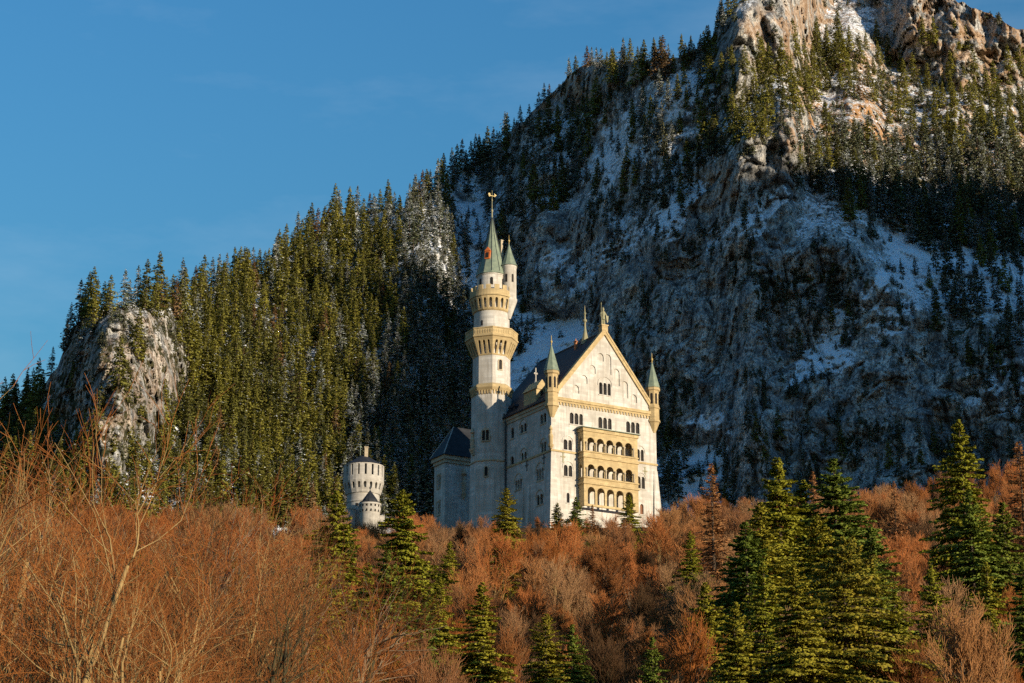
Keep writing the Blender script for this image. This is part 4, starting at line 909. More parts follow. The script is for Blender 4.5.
def outward(V, Fq):
    q = V[Fq]; nrm = np.cross(q[:, 1] - q[:, 0], q[:, 2] - q[:, 0]); c = q.mean(1).copy(); c[:, 2] = 0; c = norm(c); c[:, 2] = 0.45
    f = (nrm * c).sum(1) < 0; Fq = Fq.copy(); Fq[f] = Fq[f][:, ::-1]; return Fq
def join(*parts):
    Vs, Fs, Ms = [], [], []; o = 0
    for V, Fq, m in parts: Vs.append(V); Fs.append(Fq + o); Ms.append(np.full(len(Fq), m)); o += len(V)
    return np.concatenate(Vs), np.concatenate(Fs), np.concatenate(Ms)
def trunk_line(H, r, seed, lean=0.01, k=7):
    rs = np.random.RandomState(seed); t = np.linspace(0, 1, k); x = np.cumsum(rs.normal(0, lean, k)) * H * 0.5; y = np.cumsum(rs.normal(0, lean, k)) * H * 0.5
    return np.stack([x - x[0], y - y[0], t * H], -1)[None], (r * (1 - t) ** 0.9 + 0.012)[None]
def small_spruce(name, seed, H, Rm, nd, snow, nw=15, nb=7, ns=6, sz=1.5, **kw):
    V, Fq, B, BR = conifer_arrays(seed, H, Rm, nw, nb, ns, sz, **kw)
    TV, TF = prisms(*trunk_line(H * 0.97, 0.014 * H, seed, 0.004), sides=5)
    cen = V.reshape(-1, 4, 3).mean(1); cl_ = vnoise(cen / 1.7, seed) * 0.5 + 0.5 + 0.12 * np.random.RandomState(seed + 5).normal(0, 1, len(Fq)); m = (cl_ < np.quantile(cl_, snow)).astype(int)
    parts = [(V, Fq, 1), (TV, TF, 0)]; A, Fj, Mi = join(*parts); Mi[:len(Fq)] = 1 + m
    if snow > 0:      # snowy sprays lie flatter on top of the branches
        q = A[:len(V)].reshape(-1, 4, 3); c = q[m == 1].mean(1, keepdims=True); d = q[m == 1] - c; d[..., 2] *= 0.35; q[m == 1] = c + d + np.array([0, 0, 0.22]); A[:len(V)] = q.reshape(-1, 3)
    me = fast_mesh(name, A, Fj, [M['bark_dark'], nd, M['snow_leaf']], Mi); set_normals(me); return me
def bare_arrays(seed, H, stems=1, spread=0.42, kids=(14, 8, 8, 6), lens=(0.46, 0.22, 0.11, 0.055), rad=0.16, tw=0.022, ang=(45, 45, 42, 40), up=(0.25, 0.18, 0.14, 0.10), start=0.28, wig=0.16, lean=0.12, thick=0.0, tap=0.8):
    r = np.random.RandomState(seed)
    def grow(P0, D0, L, n, wg, trop):
        pts = [P0]; d = D0
        for i in range(n):
            d = norm(d + r.normal(0, wg, d.shape) + np.array([0, 0, trop])); pts.append(pts[-1] + d * (L / n)[:, None])
        return np.stack(pts, 1)
    P0 = r.normal(0, 0.25 if stems > 1 else 0, (stems, 3)); P0[:, 2] = 0
    az = r.uniform(0, 2 * np.pi, stems); D0 = norm(np.stack([np.cos(az) * lean * (2 if stems > 1 else 1), np.sin(az) * lean * (2 if stems > 1 else 1), np.ones(stems)], -1))
    L = H * r.uniform(0.72, 0.88, stems); lev = []
    P = grow(P0, D0, L, 9, 0.06, 0.10); Rr = rad * (H / 17) * (1 - tap * np.linspace(0, 1, 10))[None] * np.ones((stems, 1)); lev.append((P, Rr))
    for li, nk in enumerate(kids):
        n, k, _ = P.shape
        par = np.repeat(np.arange(n), nk); lo = start if li == 0 else 0.15
        t = lo + (1 - lo) * ((np.tile(np.arange(nk), n) + r.rand(n * nk)) / nk)
        f = t * (k - 1); i0 = np.clip(f.astype(int), 0, k - 2); fr_ = (f - i0)[:, None]
        p = P[par, i0] * (1 - fr_) + P[par, i0 + 1] * fr_; tg = norm(P[par, i0 + 1] - P[par, i0]); pr = Rr[par, i0] * (1 - fr_[:, 0]) + Rr[par, i0 + 1] * fr_[:, 0]
        x = norm(np.cross(tg, norm(r.normal(0, 1, tg.shape)))); th = np.radians(ang[li] * r.uniform(0.6, 1.3, len(t)))[:, None]
        d = norm(tg * np.cos(th) + x * np.sin(th) + np.array([0, 0, up[li]]))
        prof = (1.0 - 0.55 * t) if li == 0 else (1 - 0.35 * t)
        Lk = H * lens[li] * prof * r.uniform(0.65, 1.25, len(t)) * (spread / 0.42 if li == 0 else 1)
        segs = (6, 4, 3, 2)[li]
        P = grow(p, d, Lk, segs, wig, up[li] * 0.35)
        rb = np.minimum(pr * 0.62, Lk * 0.035); rb = np.maximum(rb, tw + thick * (0.9, 0.45, 0.15, 0.0)[li]); re_ = np.maximum(rb * 0.3, tw * 0.55)
        Rr = rb[:, None] + (re_ - rb)[:, None] * np.linspace(0, 1, segs + 1)[None]; lev.append((P, Rr))
    top = max(np.percentile(P[..., 2], 99.7) for P, _ in lev); f = H / top
    return [(P * f, Rr) for P, Rr in lev]
def bare_meshes(name, lev, bark, twig, split=3):
    parts = [prisms(P, Rr, 6 if i == 0 else 4) for i, (P, Rr) in enumerate(lev[:split])]
    A, Fj, Mi = join(*[(V, Fq, 0) for V, Fq in parts]); tm = fast_mesh(name + '_trunk', A, Fj, [bark], smooth=True)
    parts = [prisms(P, Rr, 3) for P, Rr in lev[split:]]
    A, Fj, Mi = join(*[(V, Fq, 0) for V, Fq in parts]); cm = fast_mesh(name + '_crown', A, Fj, [twig])
    return tm, cm
def plant(kind, trunk_me, crown_me, loc, sc, rz, label, cat, group=None):
    o = tag(link(kind, None, None, loc, rz), label, cat, group); o.scale = sc if isinstance(sc, tuple) else (sc, sc, sc)
    link('trunk', trunk_me, o); link('crown', crown_me, o); return o

# ------------------------------------------------------------------ mountain spruces
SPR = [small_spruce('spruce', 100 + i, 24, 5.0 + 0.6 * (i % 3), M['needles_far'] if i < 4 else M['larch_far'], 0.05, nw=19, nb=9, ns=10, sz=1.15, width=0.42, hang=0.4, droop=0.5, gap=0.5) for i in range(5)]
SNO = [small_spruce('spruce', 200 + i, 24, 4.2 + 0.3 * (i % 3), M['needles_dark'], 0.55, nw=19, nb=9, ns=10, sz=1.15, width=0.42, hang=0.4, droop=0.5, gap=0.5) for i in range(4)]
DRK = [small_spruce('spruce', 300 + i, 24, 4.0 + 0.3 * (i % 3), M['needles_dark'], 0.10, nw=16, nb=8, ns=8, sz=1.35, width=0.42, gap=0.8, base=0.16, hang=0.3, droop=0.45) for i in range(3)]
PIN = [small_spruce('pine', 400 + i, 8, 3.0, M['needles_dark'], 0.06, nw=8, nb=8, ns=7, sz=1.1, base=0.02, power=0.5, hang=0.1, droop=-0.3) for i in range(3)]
VARS = SPR + SNO + DRK + PIN
CRAG = np.array([(42, 360), (66, 316), (96, 300), (150, 300), (178, 330), (192, 380), (188, 440), (180, 520), (90, 520), (52, 480), (36, 400)], float)
def in_crag(x, y):
    if rs_c.rand() < (0.22 if y < 322 else 0.06): return False
    ins = False
    for i in range(len(CRAG)):
        (x0, y0), (x1, y1) = CRAG[i], CRAG[(i + 1) % len(CRAG)]
        if (y0 > y) != (y1 > y) and x < (x1 - x0) * (y - y0) / (y1 - y0) + x0: ins = not ins
    return ins
rs_c = np.random.RandomState(8)
def scatter_mountain():
    rs = np.random.RandomState(3); pts = []
    taken = {}
    def ok(x, y, d):
        gx, gy = int(x // 12), int(y // 12)
        for i in range(gx - 2, gx + 3):
            for j in range(gy - 2, gy + 3):
                for (a, b) in taken.get((i, j), ()):
                    if (a - x) ** 2 + ((b - y) * 1.0) ** 2 < d * d: return False
        return True
    out = []
    for zi0, (poly, dens, sn, hr) in enumerate(FOREST):
        zi = 1 if zi0 == 3 else (zi0 if zi0 < 3 else zi0 - 1)
        pa = np.array(poly); x0, y0 = pa.min(0); x1, y1 = pa.max(0); x0 = max(x0, -140); x1 = min(x1, 1160)
        n = int((x1 - x0) * (y1 - y0) / 9)
        X = rs.uniform(x0, x1, n); Y = rs.uniform(y0, min(y1, 530), n); m = inpoly(X, Y, poly, 9, 12, 60 + zi0)
        cl = MCL[np.clip(((Y - MYB) / (np.interp(X, MX, MYR) - MYB) * (MP.shape[0] - 1)).astype(int), 0, MP.shape[0] - 1), np.clip(((X - BX0) / BSTEP).astype(int), 0, len(MX) - 1)]
        clump = fbm(np.stack([X / 26, Y / 26, 0 * X], -1), 3, 33)
        for x, y, a, c, cp in zip(X, Y, m, cl, clump):
            if y < np.interp(x, MX, MYR) + 1: continue
            if 20 < x < 215 and 296 < y < 525 and in_crag(x, y): continue
            if rs.rand() > a * min(1, dens * (1 + (0.9 * cp if dens < 0.9 else 0))) * (1 - 0.9 * c): continue
            d = 7.2 if dens > 0.9 else (9.6 if dens > 0.5 else 11.0)
            if hr[1] < 17: d *= 0.75
            if not ok(x, y, d): continue
            taken.setdefault((int(x // 12), int(y // 12)), []).append((x, y))
            h = rs.uniform(*hr) * rs.choice([1, 1.08, 0.85, 0.62, 0.45], p=[.38, .2, .2, .14, .08])
            v = rs.randint(5, 9) if rs.rand() < sn else ((4 if rs.rand() < 0.05 else rs.randint(0, 4)) if (x < 400 or y < 150) else rs.choice([9, 10, 11, 3]))  # needle colour follows the light: bright on sunlit slopes, dark copy on shaded ones
            out.append((x, y, h / 24, v, zi, rs.uniform(0, 6.28)))
    # trees along the skyline
    for x in np.arange(40, 745, 4.5):
        if rs.rand() < 0.35: continue
        xx = x + rs.uniform(-3, 3); yr = np.interp(xx, MX, MYR) + rs.uniform(1, 5); h = rs.uniform(15, 25) if xx < 500 else rs.uniform(9, 17)
        if 500 < xx < 575 and rs.rand() < 0.75: continue
        out.append((xx, yr, h / 24, rs.randint(0, 5) if rs.rand() < .6 else rs.randint(5, 9), 100, rs.uniform(0, 6.28)))
    # dwarf pines and bushes on ledges
    n = 8500; X = rs.uniform(-20, 1060, n); Y = rs.uniform(0, 520, n)
    g = fbm(np.stack([X / 30, Y / 20, 0 * X], -1), 4, 44)
    for x, y, c in zip(X, Y, g):
        if y < np.interp(x, MX, MYR) + 2 or c < 0.02 or rs.rand() > 0.35 + 2 * c: continue
        v = rs.randint(12, 15); s = rs.uniform(0.25, 0.9)
        if rs.rand() < 0.22: v = rs.choice([9, 10, 11]); s = rs.uniform(0.2, 0.5)
        out.append((x, y, s, v, 200, rs.uniform(0, 6.28)))
    return out
TREES = scatter_mountain()
ta = np.array([(a, b, c, d, e, f_) for a, b, c, d, e, f_ in TREES]); TP = mt_sample(ta[:, 0], ta[:, 1]); TP[:, 2] -= 0.6
ZN = {0: ('green spruce in the sunlit forest left of the castle towers', 'sunlit spruces left of the castle'), 1: ('snow dusted spruce in the shaded forest just left of the tall tower', 'shaded spruces beside the tall tower'),
      2: ('spruce on the steep snowy slope above the tall tower', 'spruces above the tall tower'), 3: ('spruce on the snowy slope right behind the tall tower', 'spruces behind the tall tower'),
      4: ('spruce on the bright rocky ridge between sky and snow slope', 'spruces on the upper ridge'), 5: ('dark spruce on the snow slope high above the castle gable', 'spruces above the castle gable'),
      6: ('sunlit spruce on the summit slope of the mountain', 'sunlit spruces below the summit'), 7: ('sunlit spruce among ochre rocks at the upper right of the mountain', 'spruces among the ochre rocks'),
      8: ('dark spruce in the shaded band of forest below the sunlit rocks', 'shaded spruces below the sunlit rocks'), 9: ('small dark spruce on the shaded cliff ledges right of the gable', 'spruces on the cliff ledges'),
      10: ('dark spruce on the shaded slope at the right edge', 'shaded spruces at the right edge'), 11: ('dark spruce beside the snow gully right of the castle', 'spruces beside the snow gully'),
      12: ('dark spruce at the foot of the cliff above the russet wood', 'spruces at the foot of the cliff'), 13: ('small spruce on the grey cliff above the castle gable', 'spruces on the grey cliff'),
      100: ('spruce standing on the skyline of the mountain ridge', 'spruces along the skyline')}
size = ta[:, 2] * 24 / TP[:, 1] * 2059; size = size * np.where(ta[:, 4] == 200, 0, 1) * np.where(ta[:, 4] == 100, 1.25, 1)
size = size * ((ta[:, 0] > 3) & (ta[:, 0] < 1021) & (ta[:, 1] < 505))
order = np.argsort(-size); single = set(order[:290].tolist())
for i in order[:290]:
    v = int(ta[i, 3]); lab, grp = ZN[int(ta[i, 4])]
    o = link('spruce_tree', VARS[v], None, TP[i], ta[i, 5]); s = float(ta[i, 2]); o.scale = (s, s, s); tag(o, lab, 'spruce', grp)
def forest_stuff(name, pts, sc, rot, idx, srcs, label, cat):
    """one object whose geometry nodes plant the sources (lists of objects per variant) on its points"""
    me = bpy.data.meshes.new(name); me.vertices.add(len(pts)); me.vertices.foreach_set('co', np.asarray(pts, np.float32).ravel())
    for nm, ty, arr in (('scl', 'FLOAT', sc), ('rot', 'FLOAT', rot), ('idx', 'INT', idx)):
        a = me.attributes.new(nm, ty, 'POINT'); a.data.foreach_set('value', np.asarray(arr, np.float32 if ty == 'FLOAT' else np.int32))
    o = tag(link(name, me), label, cat, kind='stuff')
    ng = bpy.data.node_groups.new(name, 'GeometryNodeTree'); ng.interface.new_socket('Geometry', in_out='INPUT', socket_type='NodeSocketGeometry'); ng.interface.new_socket('Geometry', in_out='OUTPUT', socket_type='NodeSocketGeometry')
    n = ng.nodes; L = ng.links; gi = n.new('NodeGroupInput'); go = n.new('NodeGroupOutput'); jn = n.new('GeometryNodeJoinGeometry')
    for grp in srcs:
        j2 = n.new('GeometryNodeJoinGeometry')
        for ob in grp:
            oi = n.new('GeometryNodeObjectInfo'); oi.transform_space = 'ORIGINAL'; oi.inputs['Object'].default_value = ob; L.new(oi.outputs['Geometry'], j2.inputs[0])
        g2 = n.new('GeometryNodeGeometryToInstance'); L.new(j2.outputs[0], g2.inputs[0]); L.new(g2.outputs[0], jn.inputs[0])
    iop = n.new('GeometryNodeInstanceOnPoints'); iop.inputs['Pick Instance'].default_value = True
    def na(nm, ty):
        a = n.new('GeometryNodeInputNamedAttribute'); a.data_type = ty; a.inputs['Name'].default_value = nm; return a.outputs['Attribute']
    cx = n.new('ShaderNodeCombineXYZ'); L.new(na('rot', 'FLOAT'), cx.inputs[2])
    L.new(gi.outputs[0], iop.inputs['Points']); L.new(jn.outputs[0], iop.inputs['Instance']); L.new(na('idx', 'INT'), iop.inputs['Instance Index'])
    L.new(cx.outputs[0], iop.inputs['Rotation']); L.new(na('scl', 'FLOAT'), iop.inputs['Scale']); L.new(iop.outputs[0], go.inputs[0])
    md = o.modifiers.new('plants', 'NODES'); md.node_group = ng; return o
rest = np.array([i for i in range(len(ta)) if i not in single])
byv = {}
for ob in list(COL.objects):
    if ob.name.startswith('spruce_tree'): byv.setdefault(ob.data.name, ob)
def source(me):
    return byv.get(me.name)
# every variant needs a planted tree as its source; the dwarf pines get one planted pine each
for k, me in enumerate(VARS):
    if me.name not in byv:
        c = [i for i in rest if int(ta[i, 3]) == k and 500 < ta[i, 0] < 1000]; i = max(c, key=lambda q: ta[q, 2])
        pine = k >= 12
        o = link('dwarf_pine' if pine else 'spruce_tree', me, None, TP[i], ta[i, 5]); s = float(ta[i, 2]); o.scale = (s, s, s)
        if pine: tag(o, 'low dark dwarf pine clinging to the shaded cliff', 'dwarf pine', 'dwarf pines on the cliff')
        else: tag(o, *([ZN.get(int(ta[i, 4]), ('small dark spruce rooted on a ledge of the grey cliff', 'g'))[0], 'spruce', ZN.get(int(ta[i, 4]), ('', 'small spruces on ledges'))[1]]))
        byv[me.name] = o; rest = rest[rest != i]
def group_src(ks): return [[byv[VARS[k].name]] for k in ks]
sp_rest = np.array([i for i in rest if ta[i, 3] < 12]); pn_rest = np.array([i for i in rest if ta[i, 3] >= 12])
nV = 12   # joined instances come out in reverse order of linking; any variant may stand anywhere within its kind
def remap(idx, n): return (n - 1 - idx)
print('mountain trees', len(ta), len(sp_rest), len(pn_rest))
forest_stuff('spruce_forest', TP[sp_rest], ta[sp_rest, 2], ta[sp_rest, 5], remap(ta[sp_rest, 3], 12), group_src(range(12)), 'dense mass of spruces covering the mountain slopes', 'forest')
forest_stuff('dwarf_pine_scrub', TP[pn_rest], ta[pn_rest, 2], ta[pn_rest, 5], remap(ta[pn_rest, 3] - 12, 3), group_src(range(12, 15)), 'dark scrub of dwarf pines on the cliffs', 'scrub')

# ------------------------------------------------------------------ the russet wood on the castle hill
BEE = []
TWC = ['twig_russet', 'twig_brown', 'twig_russet', 'twig_orange', 'twig_pale', 'twig_dark']
for i in range(6):
    bk = M['bark_grey'] if i in (0, 1, 3) else (M['bark_light'] if i in (2, 4) else M['bark_black'])
    BEE.append(bare_meshes('beech', bare_arrays(500 + i, 17, (1, 2, 1, 1, 2, 1)[i], (0.40, 0.34, 0.46, 0.30, 0.36, 0.42)[i], kids=((13, 8, 7, 6), (10, 7, 7, 6), (14, 7, 6, 6), (15, 7, 6, 6), (11, 7, 6, 5), (12, 7, 7, 5))[i], lens=(0.46, 0.24, 0.13, 0.075), ang=(42, 38, 34, 30) if i != 2 else (55, 42, 36, 32), up=(0.30, 0.26, 0.24, 0.24), wig=0.12, tw=0.021, rad=0.20, thick=0.03, start=(0.28, 0.2, 0.35, 0.25, 0.2, 0.3)[i]), bk, M[TWC[i]]))
NEARB = []
for i in range(6):
    NEARB.append(bare_meshes('ash', bare_arrays(600 + i, 18, (4, 3, 2, 3, 5, 3)[i], 0.40, kids=(6, 5, 4, 2), lens=(0.42, 0.26, 0.15, 0.08), ang=(42, 44, 42, 36), up=(0.22, 0.18, 0.16, 0.14), rad=0.17, tw=0.0105, start=0.25, wig=0.17, lean=0.17, thick=0.022, tap=0.6),
                 M['bark_light'] if i % 3 else M['bark_black'], M['twig_orange'] if i != 5 else M['twig_dark'], split=3))
THK = []
for i in range(3):
    THK.append(bare_meshes('thicket', bare_arrays(650 + i, 26, (3, 2, 4)[i], 0.42, kids=(7, 5, 4, 3), lens=(0.42, 0.26, 0.16, 0.09), ang=(44, 44, 42, 38), up=(0.22, 0.17, 0.15, 0.14), rad=0.24, tw=0.013, start=0.22, wig=0.19, lean=0.15, thick=0.055, tap=0.55),
                 M[('bark_light', 'bark_black', 'bark_grey')[i]], M[('twig_rust', 'twig_dark', 'twig_rust')[i]], split=4 if i == 0 else 3))
BUSH = []
for i in range(4):
    lev = bare_arrays(700 + i, 4.0, 4, 0.5, kids=(8, 6, 6), lens=(0.5, 0.28, 0.15), ang=(40, 42, 42), up=(0.2, 0.15, 0.1), rad=0.10, tw=0.016, start=0.05, lean=0.4)
    tmp = [prisms(P, Rr, 3) for P, Rr in lev]; A, Fj, Mi = join(*[(V, Fq, 0) for V, Fq in tmp])
    BUSH.append(fast_mesh('shrub', A, Fj, [(M['twig_russet'], M['brush_green'], M['twig_orange'], M['twig_pale'])[i]]))
def ground_pt(px, D):
    x = (px - 512) / F * D * math.cos(PITCH) / 1.0
    return x, D
def depth_x(px, py, D): return at(px, py, D)[0]
CANX = [-100, 0, 330, 336, 398, 402, 432, 440, 545, 550, 658, 664, 700, 760, 850, 905, 950, 1024, 1150]
CANY = [505, 505, 500, 528, 528, 512, 512, 518, 517, 517, 515, 502, 496, 494, 492, 480, 466, 452, 430]
def canopy_scale(x, y, z, H, jit):
    """largest height that keeps the tree below the line of the canopy in front of the castle"""
    px, py = proj(np.array([x, y, z + H])); lim = np.interp(px, CANX, CANY) + jit
    if py >= lim: return 1.0
    r = rays(px, lim); tz = CAM[2] + r[2] * y / r[1]; return (tz - z) / H
rs = np.random.RandomState(21); cand = []
y = 175.0
while y < 497:
    stepy = 8.5 if y < 420 else 7.0
    for x in np.arange(-0.29 * y - 12, 0.29 * y + 12, 9.0 if y < 420 else 7.0):
        xx, yy = x + rs.uniform(-3.4, 3.4), y + rs.uniform(-3, 3)
        u = (np.array([xx, yy, 0]) - CC) @ UV; v = (np.array([xx, yy, 0]) - CC) @ VV
        if -6 < u < 40 and -4 < v < 60: continue
        z = float(ground_h(xx, yy)); H = 17 * rs.uniform(0.62, 1.25); s = canopy_scale(xx, yy, z, H, rs.choice([0, 4, 12, 24]) + rs.uniform(-2, 5))
        if s < 0.35: continue
        if rs.rand() < 0.12 or fbm(np.array([xx / 26, yy / 26, 0.0]), 2, 91) > 0.34: continue
        cand.append((xx, yy, z, H * min(1, s) / 17, rs.choice([0, 1, 2, 3, 0, 1, 2, 3, 4, 3, 2, 3, 0, 5, 4, 5]), rs.uniform(0, 6.28)))
    y += stepy
for x, y in [(rs.uniform(-60, -6), rs.uniform(520, 600)) for _ in range(26)]:   # behind the gatehouse line and left of the castle
    z = float(ground_h(x, y)); H = 14; s = canopy_scale(x, y, z, H, rs.uniform(0, 6))
    if s > 0.4: cand.append((x, y, z, H * min(1, s) / 17, rs.randint(0, 4), rs.uniform(0, 6.28)))
cand = np.array(cand); cp = np.stack([cand[:, 0], cand[:, 1], cand[:, 2] + 17 * cand[:, 3]], -1); cpx, cpy = proj(cp)
inv = (cpx > -10) & (cpx < 1034); sz_ = cand[:, 3] / cand[:, 1] * inv * np.where(cpy > 690, 0.0, 1)
oi_ = np.argsort(-sz_); nB = 215; bsing = set(oi_[:nB].tolist())
def zone(px, py):
    if px < 330: return 'russet bare tree in the wood behind the tall left trees', 'russet trees at the left'
    if px < 435: return 'russet bare tree below the round gatehouse tower', 'russet trees below the gatehouse'
    if px < 545: return 'russet bare tree on the slope below the tall tower', 'russet trees below the tall tower'
    if px < 665: return 'russet bare tree on the slope below the castle balcony', 'russet trees below the balcony'
    if px < 760: return 'russet bare tree between the castle and the tall green firs', 'russet trees right of the castle'
    if px < 900: return 'russet bare tree on the rise behind the tall green firs', 'russet trees behind the firs'
    return 'russet bare tree on the wooded rise at the right edge', 'russet trees at the right edge'
KIND = {1: ('brown bare tree', 'brown '), 3: ('orange bare tree', 'orange '), 4: ('pale bare tree', 'pale '), 5: ('dark bare tree', 'dark ')}
bsrc = {}
for i in oi_[:nB]:
    x, y, z, s, v, a = cand[i]; lab, grp = zone(cpx[i], cpy[i]); v = int(v)
    if v in KIND: lab = lab.replace('russet bare tree', KIND[v][0]); grp = grp.replace('russet ', KIND[v][1])
    o = plant('bare_tree', BEE[v][0], BEE[v][1], (x, y, z - 0.3), float(s), a, lab, 'bare tree', grp); bsrc.setdefault(v, list(o.children))
br = np.array([i for i in range(len(cand)) if i not in bsing])
print('bare trees', len(cand), len(br))
forest_stuff('bare_wood', cand[br, :3] - np.array([0, 0, 0.3]), cand[br, 3], cand[br, 5], 5 - cand[br, 4], [bsrc[v] for v in range(6)], 'mass of russet bare trees filling the castle hill', 'wood')

# near bare trees on the left and a few pale ones at the bottom right: picture x of the top, picture y of the top, distance, variant
NB = [(6, 318, 62, 2), (-26, 422, 70, 0), (40, 446, 88, 1), (92, 470, 92, 4), (128, 478, 100, 0), (166, 474, 88, 1), (202, 486, 100, 4), (236, 502, 98, 3), (270, 516, 112, 0), (304, 538, 116, 1),
      (150, 530, 64, 4), (62, 500, 66, 1), (330, 600, 100, 0), (186, 500, 130, 5)]
LB = {0: 'orange tipped bare tree with pale yellow stems', 1: 'slender orange tipped bare tree with two stems', 2: 'thin bare tree rising against the sky at the left edge', 3: 'dark barked orange twigged bare tree', 4: 'many stemmed bare tree with yellow lit branches', 5: 'dark bare tree with crooked branches'}
nb_rs = np.random.RandomState(9)
for px, py, D, v in NB:
    P = at(px, py, D); z = float(ground_h(P[0], P[1])); H = P[2] - z
    o = plant('bare_tree', NEARB[v][0], NEARB[v][1], (P[0], P[1], z - 0.2), (H / 18 * 0.85, H / 18 * 0.85, H / 18 * 0.97), nb_rs.uniform(0, 6.28), LB[v] + ('' if v == 2 else ' in the near left thicket'), 'bare tree', 'bare trees in the left foreground' if v != 2 else None)
for k, (px, py, D, v) in enumerate([(-12, 428, 112, 0), (22, 436, 122, 3), (60, 446, 128, 0), (108, 462, 136, 5), (150, 464, 132, 3), (204, 482, 142, 0), (248, 500, 150, 5), (290, 514, 152, 0), (326, 540, 152, 3), (132, 516, 106, 5), (226, 540, 112, 5), (72, 524, 102, 5), (300, 570, 120, 5), (180, 560, 96, 5), (20, 540, 96, 5)]):
    P = at(px, py, D); z = float(ground_h(P[0], P[1])); H = P[2] - z
    v = {0: 0, 3: 2, 1: 2, 5: 1}[v]; plant('bare_tree', THK[v][0], THK[v][1], (P[0], P[1], z - 0.2), (H / 26 * 0.95, H / 26 * 0.95, H / 26), k * 1.7, {0: 'rust red bare tree with pale stems and a dense twiggy crown in the left thicket', 2: 'rust red bare tree with grey stems in the left thicket', 1: 'bare tree coloured dark as the shaded gaps of the left thicket'}[v], 'bare tree', 'dense bare trees in the left thicket')  # dark variant stands in for the shaded gaps between the pale stems
for k, (px, py, D, v) in enumerate([(350, 526, 600, 0), (372, 528, 585, 3), (391, 523, 600, 0), (362, 532, 560, 0), (384, 531, 560, 3)]):
    P = at(px, py, D); z = float(ground_h(P[0], P[1])); H = P[2] - z; s = max(0.3, H / 17)
    plant('bare_tree', BEE[v][0], BEE[v][1], (P[0], P[1], z - 0.3), s, k * 2.1, 'russet bare tree right at the foot of the gatehouse turret', 'bare tree', 'russet trees at the foot of the gatehouse')
for k, (px, py, D, v, lab) in enumerate([(925, 585, 235, 4, 'pale grey bare tree with fine upright branches right of the big firs'), (660, 590, 325, 4, 'pale spreading bare tree below the right castle corner'), (985, 600, 160, 0, 'russet bare tree at the lower right edge'),
                                      (672, 512, 425, 5, 'dark bare tree standing in front of the pale larch'), (652, 548, 395, 5, 'dark round bare tree below the balcony')]):
    P = at(px, py, D); z = float(ground_h(P[0], P[1])); H = P[2] - z
    plant('bare_tree', BEE[v][0], BEE[v][1], (P[0], P[1], z - 0.2), H / 17 * 1.02, k * 1.3, lab, 'bare tree')

# ------------------------------------------------------------------ single conifers in front
def big_conifer(seed, H, Rm, nd, nw=40, nb=10, ns=95, sz=0.50, **kw):
    V, Fq, B, BR = conifer_arrays(seed, H, Rm, nw, nb, ns, sz, **kw)
    cm = fast_mesh('fir_crown', V, Fq, [nd]); set_normals(cm, 0.4, 0.9)
    t1 = prisms(*trunk_line(H * 0.97, 0.015 * H, seed, 0.003), sides=8); t2 = prisms(B, BR, 3)
    A, Fj, _ = join((t1[0], t1[1], 0), (t2[0], t2[1], 0)); return fast_mesh('fir_trunk', A, Fj, [M['bark_dark']]), cm
FIR = [big_conifer(800, 26, 7.0, M['needles_near'], hang=0.8, droop=0.6, gap=0.5), big_conifer(801, 26, 6.4, M['needles_near'], hang=0.6, droop=0.5, gap=0.6), big_conifer(802, 26, 7.2, M['needles_deep'], hang=0.5, droop=0.45, gap=0.6),
       big_conifer(803, 26, 10.5, M['needles_brown'], nw=40, nb=11, ns=110, hang=0.9, droop=0.7, gap=0.4, power=0.62), big_conifer(804, 26, 4.8, M['larch'], ns=26, sz=0.7, hang=0.2, droop=0.1, gap=0.5, width=0.16), big_conifer(805, 26, 5.6, M['needles_near'], ns=80, hang=0.5, droop=0.35, gap=0.7, power=0.7)]
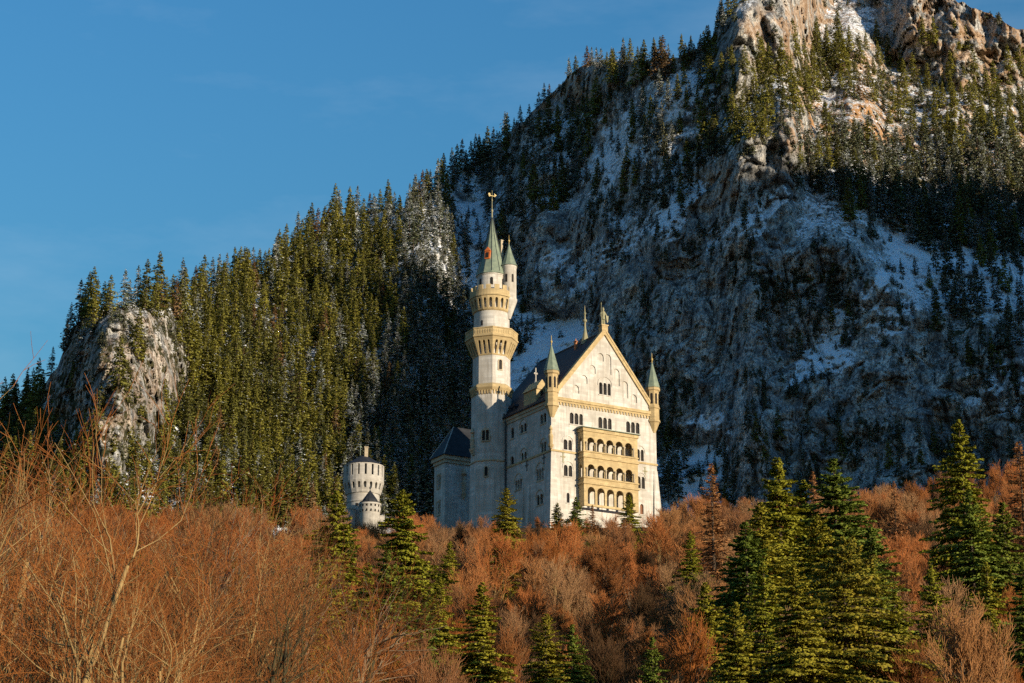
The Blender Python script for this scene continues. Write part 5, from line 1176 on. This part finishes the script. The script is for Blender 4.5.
CON = [  # top x, top y, distance, variant, width factor, label
    (404, 487, 255, 0, 1.05, 'tall yellow green fir right of the gatehouse tower'), (337, 489, 250, 1, 1.0, 'sunlit fir left of the gatehouse tower'), (388, 548, 215, 2, 1.1, 'lower green fir in front of the tall fir by the gatehouse'),
    (507, 487, 395, 5, 1.15, 'yellow green fir before the foot of the tall tower'), (482, 580, 215, 1, 1.0, 'bushy sunlit fir in the middle of the russet wood'), (546, 612, 205, 5, 1.0, 'small yellow fir at the bottom centre'), (572, 622, 205, 2, 0.9, 'small green fir beside the yellow fir at bottom centre'),
    (557, 502, 452, 5, 1.2, 'brownish young fir under the left corner of the gable wall'), (576, 496, 448, 2, 1.2, 'green young fir before the castle wall left of the balcony'), (592, 504, 452, 4, 1.1, 'rusty young conifer under the balcony'), (629, 494, 448, 5, 1.25, 'green young fir under the right end of the balcony'),
    (777, 455, 262, 0, 0.95, 'tall fir with a pointed top, left of the pair in the big group'), (833, 457, 270, 2, 1.0, 'tall dark green fir, right of the pair in the big group'), (803, 478, 275, 1, 0.9, 'slim fir between the two tallest firs'), (745, 520, 225, 2, 1.0, 'green fir on the left flank of the big group'),
    (842, 538, 176, 3, 0.95, 'broad brown tinted fir full of cones in front of the big group'), (795, 560, 170, 0, 1.0, 'low sunlit fir in front of the big group'), (895, 590, 178, 1, 0.9, 'yellow green fir at the right flank of the big group'),
    (760, 500, 240, 1, 0.95, 'fir between the left flank and the tallest fir of the big group'), (818, 512, 215, 0, 1.0, 'bright fir in the heart of the big group'), (870, 525, 222, 2, 0.95, 'deep green fir on the right side of the big group'), (735, 600, 170, 5, 0.9, 'low yellow green fir at the front left of the big group'), (440, 575, 230, 5, 0.9, 'slim yellow fir among russet trees under the tall tower'), (368, 560, 225, 0, 1.0, 'sunlit fir left of the tall fir by the gatehouse, lower down'), (425, 600, 200, 2, 0.95, 'dark green fir low in the wood right of the bare thicket'), (705, 580, 205, 1, 0.9, 'slim sunlit fir left of the big group of firs'), (985, 560, 215, 1, 0.9, 'sunlit fir at the lower right near the edge'), (348, 530, 300, 2, 0.9, 'green fir just under the gatehouse turret'), (450, 540, 320, 1, 0.9, 'sunlit fir under the shaded side wing'), (690, 530, 340, 5, 0.9, 'small yellow fir below the orange larch'), (958, 418, 290, 1, 0.85, 'tall fir on the skyline near the right edge'), (968, 488, 250, 2, 0.95, 'dark green fir below the tall fir on the right'), (1002, 500, 252, 2, 0.95, 'dark slim fir near the right edge'), (931, 562, 205, 0, 0.8, 'small green fir among pale trunks at lower right'), (1022, 560, 200, 2, 0.9, 'green fir cut by the right edge'),
    (652, 634, 158, 2, 0.75, 'low dark green fir at the bottom right of centre'), (873, 563, 215, 5, 0.8, 'small light green fir behind the broad brown fir'),
    (711, 462, 352, 4, 1.0, 'pale orange larch standing right of the castle'), (812, 470, 300, 4, 0.7, 'orange larch top between the tall firs'), (1018, 440, 300, 4, 1.1, 'russet larch at the right edge'), (893, 480, 340, 4, 0.8, 'russet larch on the rise left of the skyline fir'), (762, 560, 205, 1, 0.8, 'small sunlit fir at the left foot of the big group'),
    (62, 560, 150, 2, 0.9, 'dark mossy fir deep in the left thicket'), (318, 560, 190, 5, 0.9, 'yellow green fir behind the left thicket'), (140, 540, 165, 2, 0.9, 'dark green fir half hidden behind the bare stems at left'), (232, 552, 160, 0, 0.9, 'olive green fir half hidden behind the bare stems at left'), (10, 520, 160, 2, 0.9, 'dark fir behind the bare trees at the left edge'), (100, 545, 158, 2, 1.1, 'dark green fir behind the pale forked tree at left'), (185, 548, 168, 2, 1.1, 'dark green fir behind the middle of the left thicket'), (275, 560, 172, 2, 1.0, 'dark green fir at the right end of the left thicket'), (35, 540, 152, 2, 1.0, 'shadowy fir among the bare stems near the left edge')]
cr = np.random.RandomState(4)
for px, py, D, v, wf_, lab in CON:
    P = at(px, py, D); z = float(ground_h(P[0], P[1])); H = P[2] - z; s = H / 26; wx = 1.0 if D > 380 or v == 4 else (1.35 if 700 < px < 910 else 1.2)
    plant('larch_tree' if v == 4 else 'fir_tree', FIR[v][0], FIR[v][1], (P[0], P[1], z - 0.2), (s * wf_ * wx, s * wf_ * wx, s), cr.uniform(0, 6.28), lab, 'larch' if v == 4 else 'fir')
# brush between the trees
bs = []
for _ in range(2600):
    y = math.sqrt(rs.uniform(80 ** 2, 480 ** 2)); x = rs.uniform(-0.29, 0.29) * y
    u = (np.array([x, y, 0]) - CC) @ UV; v = (np.array([x, y, 0]) - CC) @ VV
    if -5 < u < 40 and -3 < v < 60: continue
    bs.append((x, y, float(ground_h(x, y)) - 0.1, rs.uniform(0.5, 1.4), rs.uniform(0, 6.28), rs.choice([0, 0, 1, 2, 3] if y > 170 else [0, 1, 1, 2])))
bs = np.array(bs); shr = []
for k in range(4):
    c = bs[bs[:, 5] == k][0]; px = c
    o = link('shrub', BUSH[k], None, c[:3], c[4]); o.scale = (c[3],) * 3
    tag(o, ('russet leafless shrub on the wooded slope', 'olive green shrub on the wooded slope', 'orange leafless shrub on the wooded slope', 'pale leafless shrub on the wooded slope')[k], 'shrub'); shr.append([o])
forest_stuff('undergrowth', bs[:, :3], bs[:, 3], bs[:, 4], 3 - bs[:, 5], shr, 'tangled brush covering the ground between the trees', 'undergrowth')
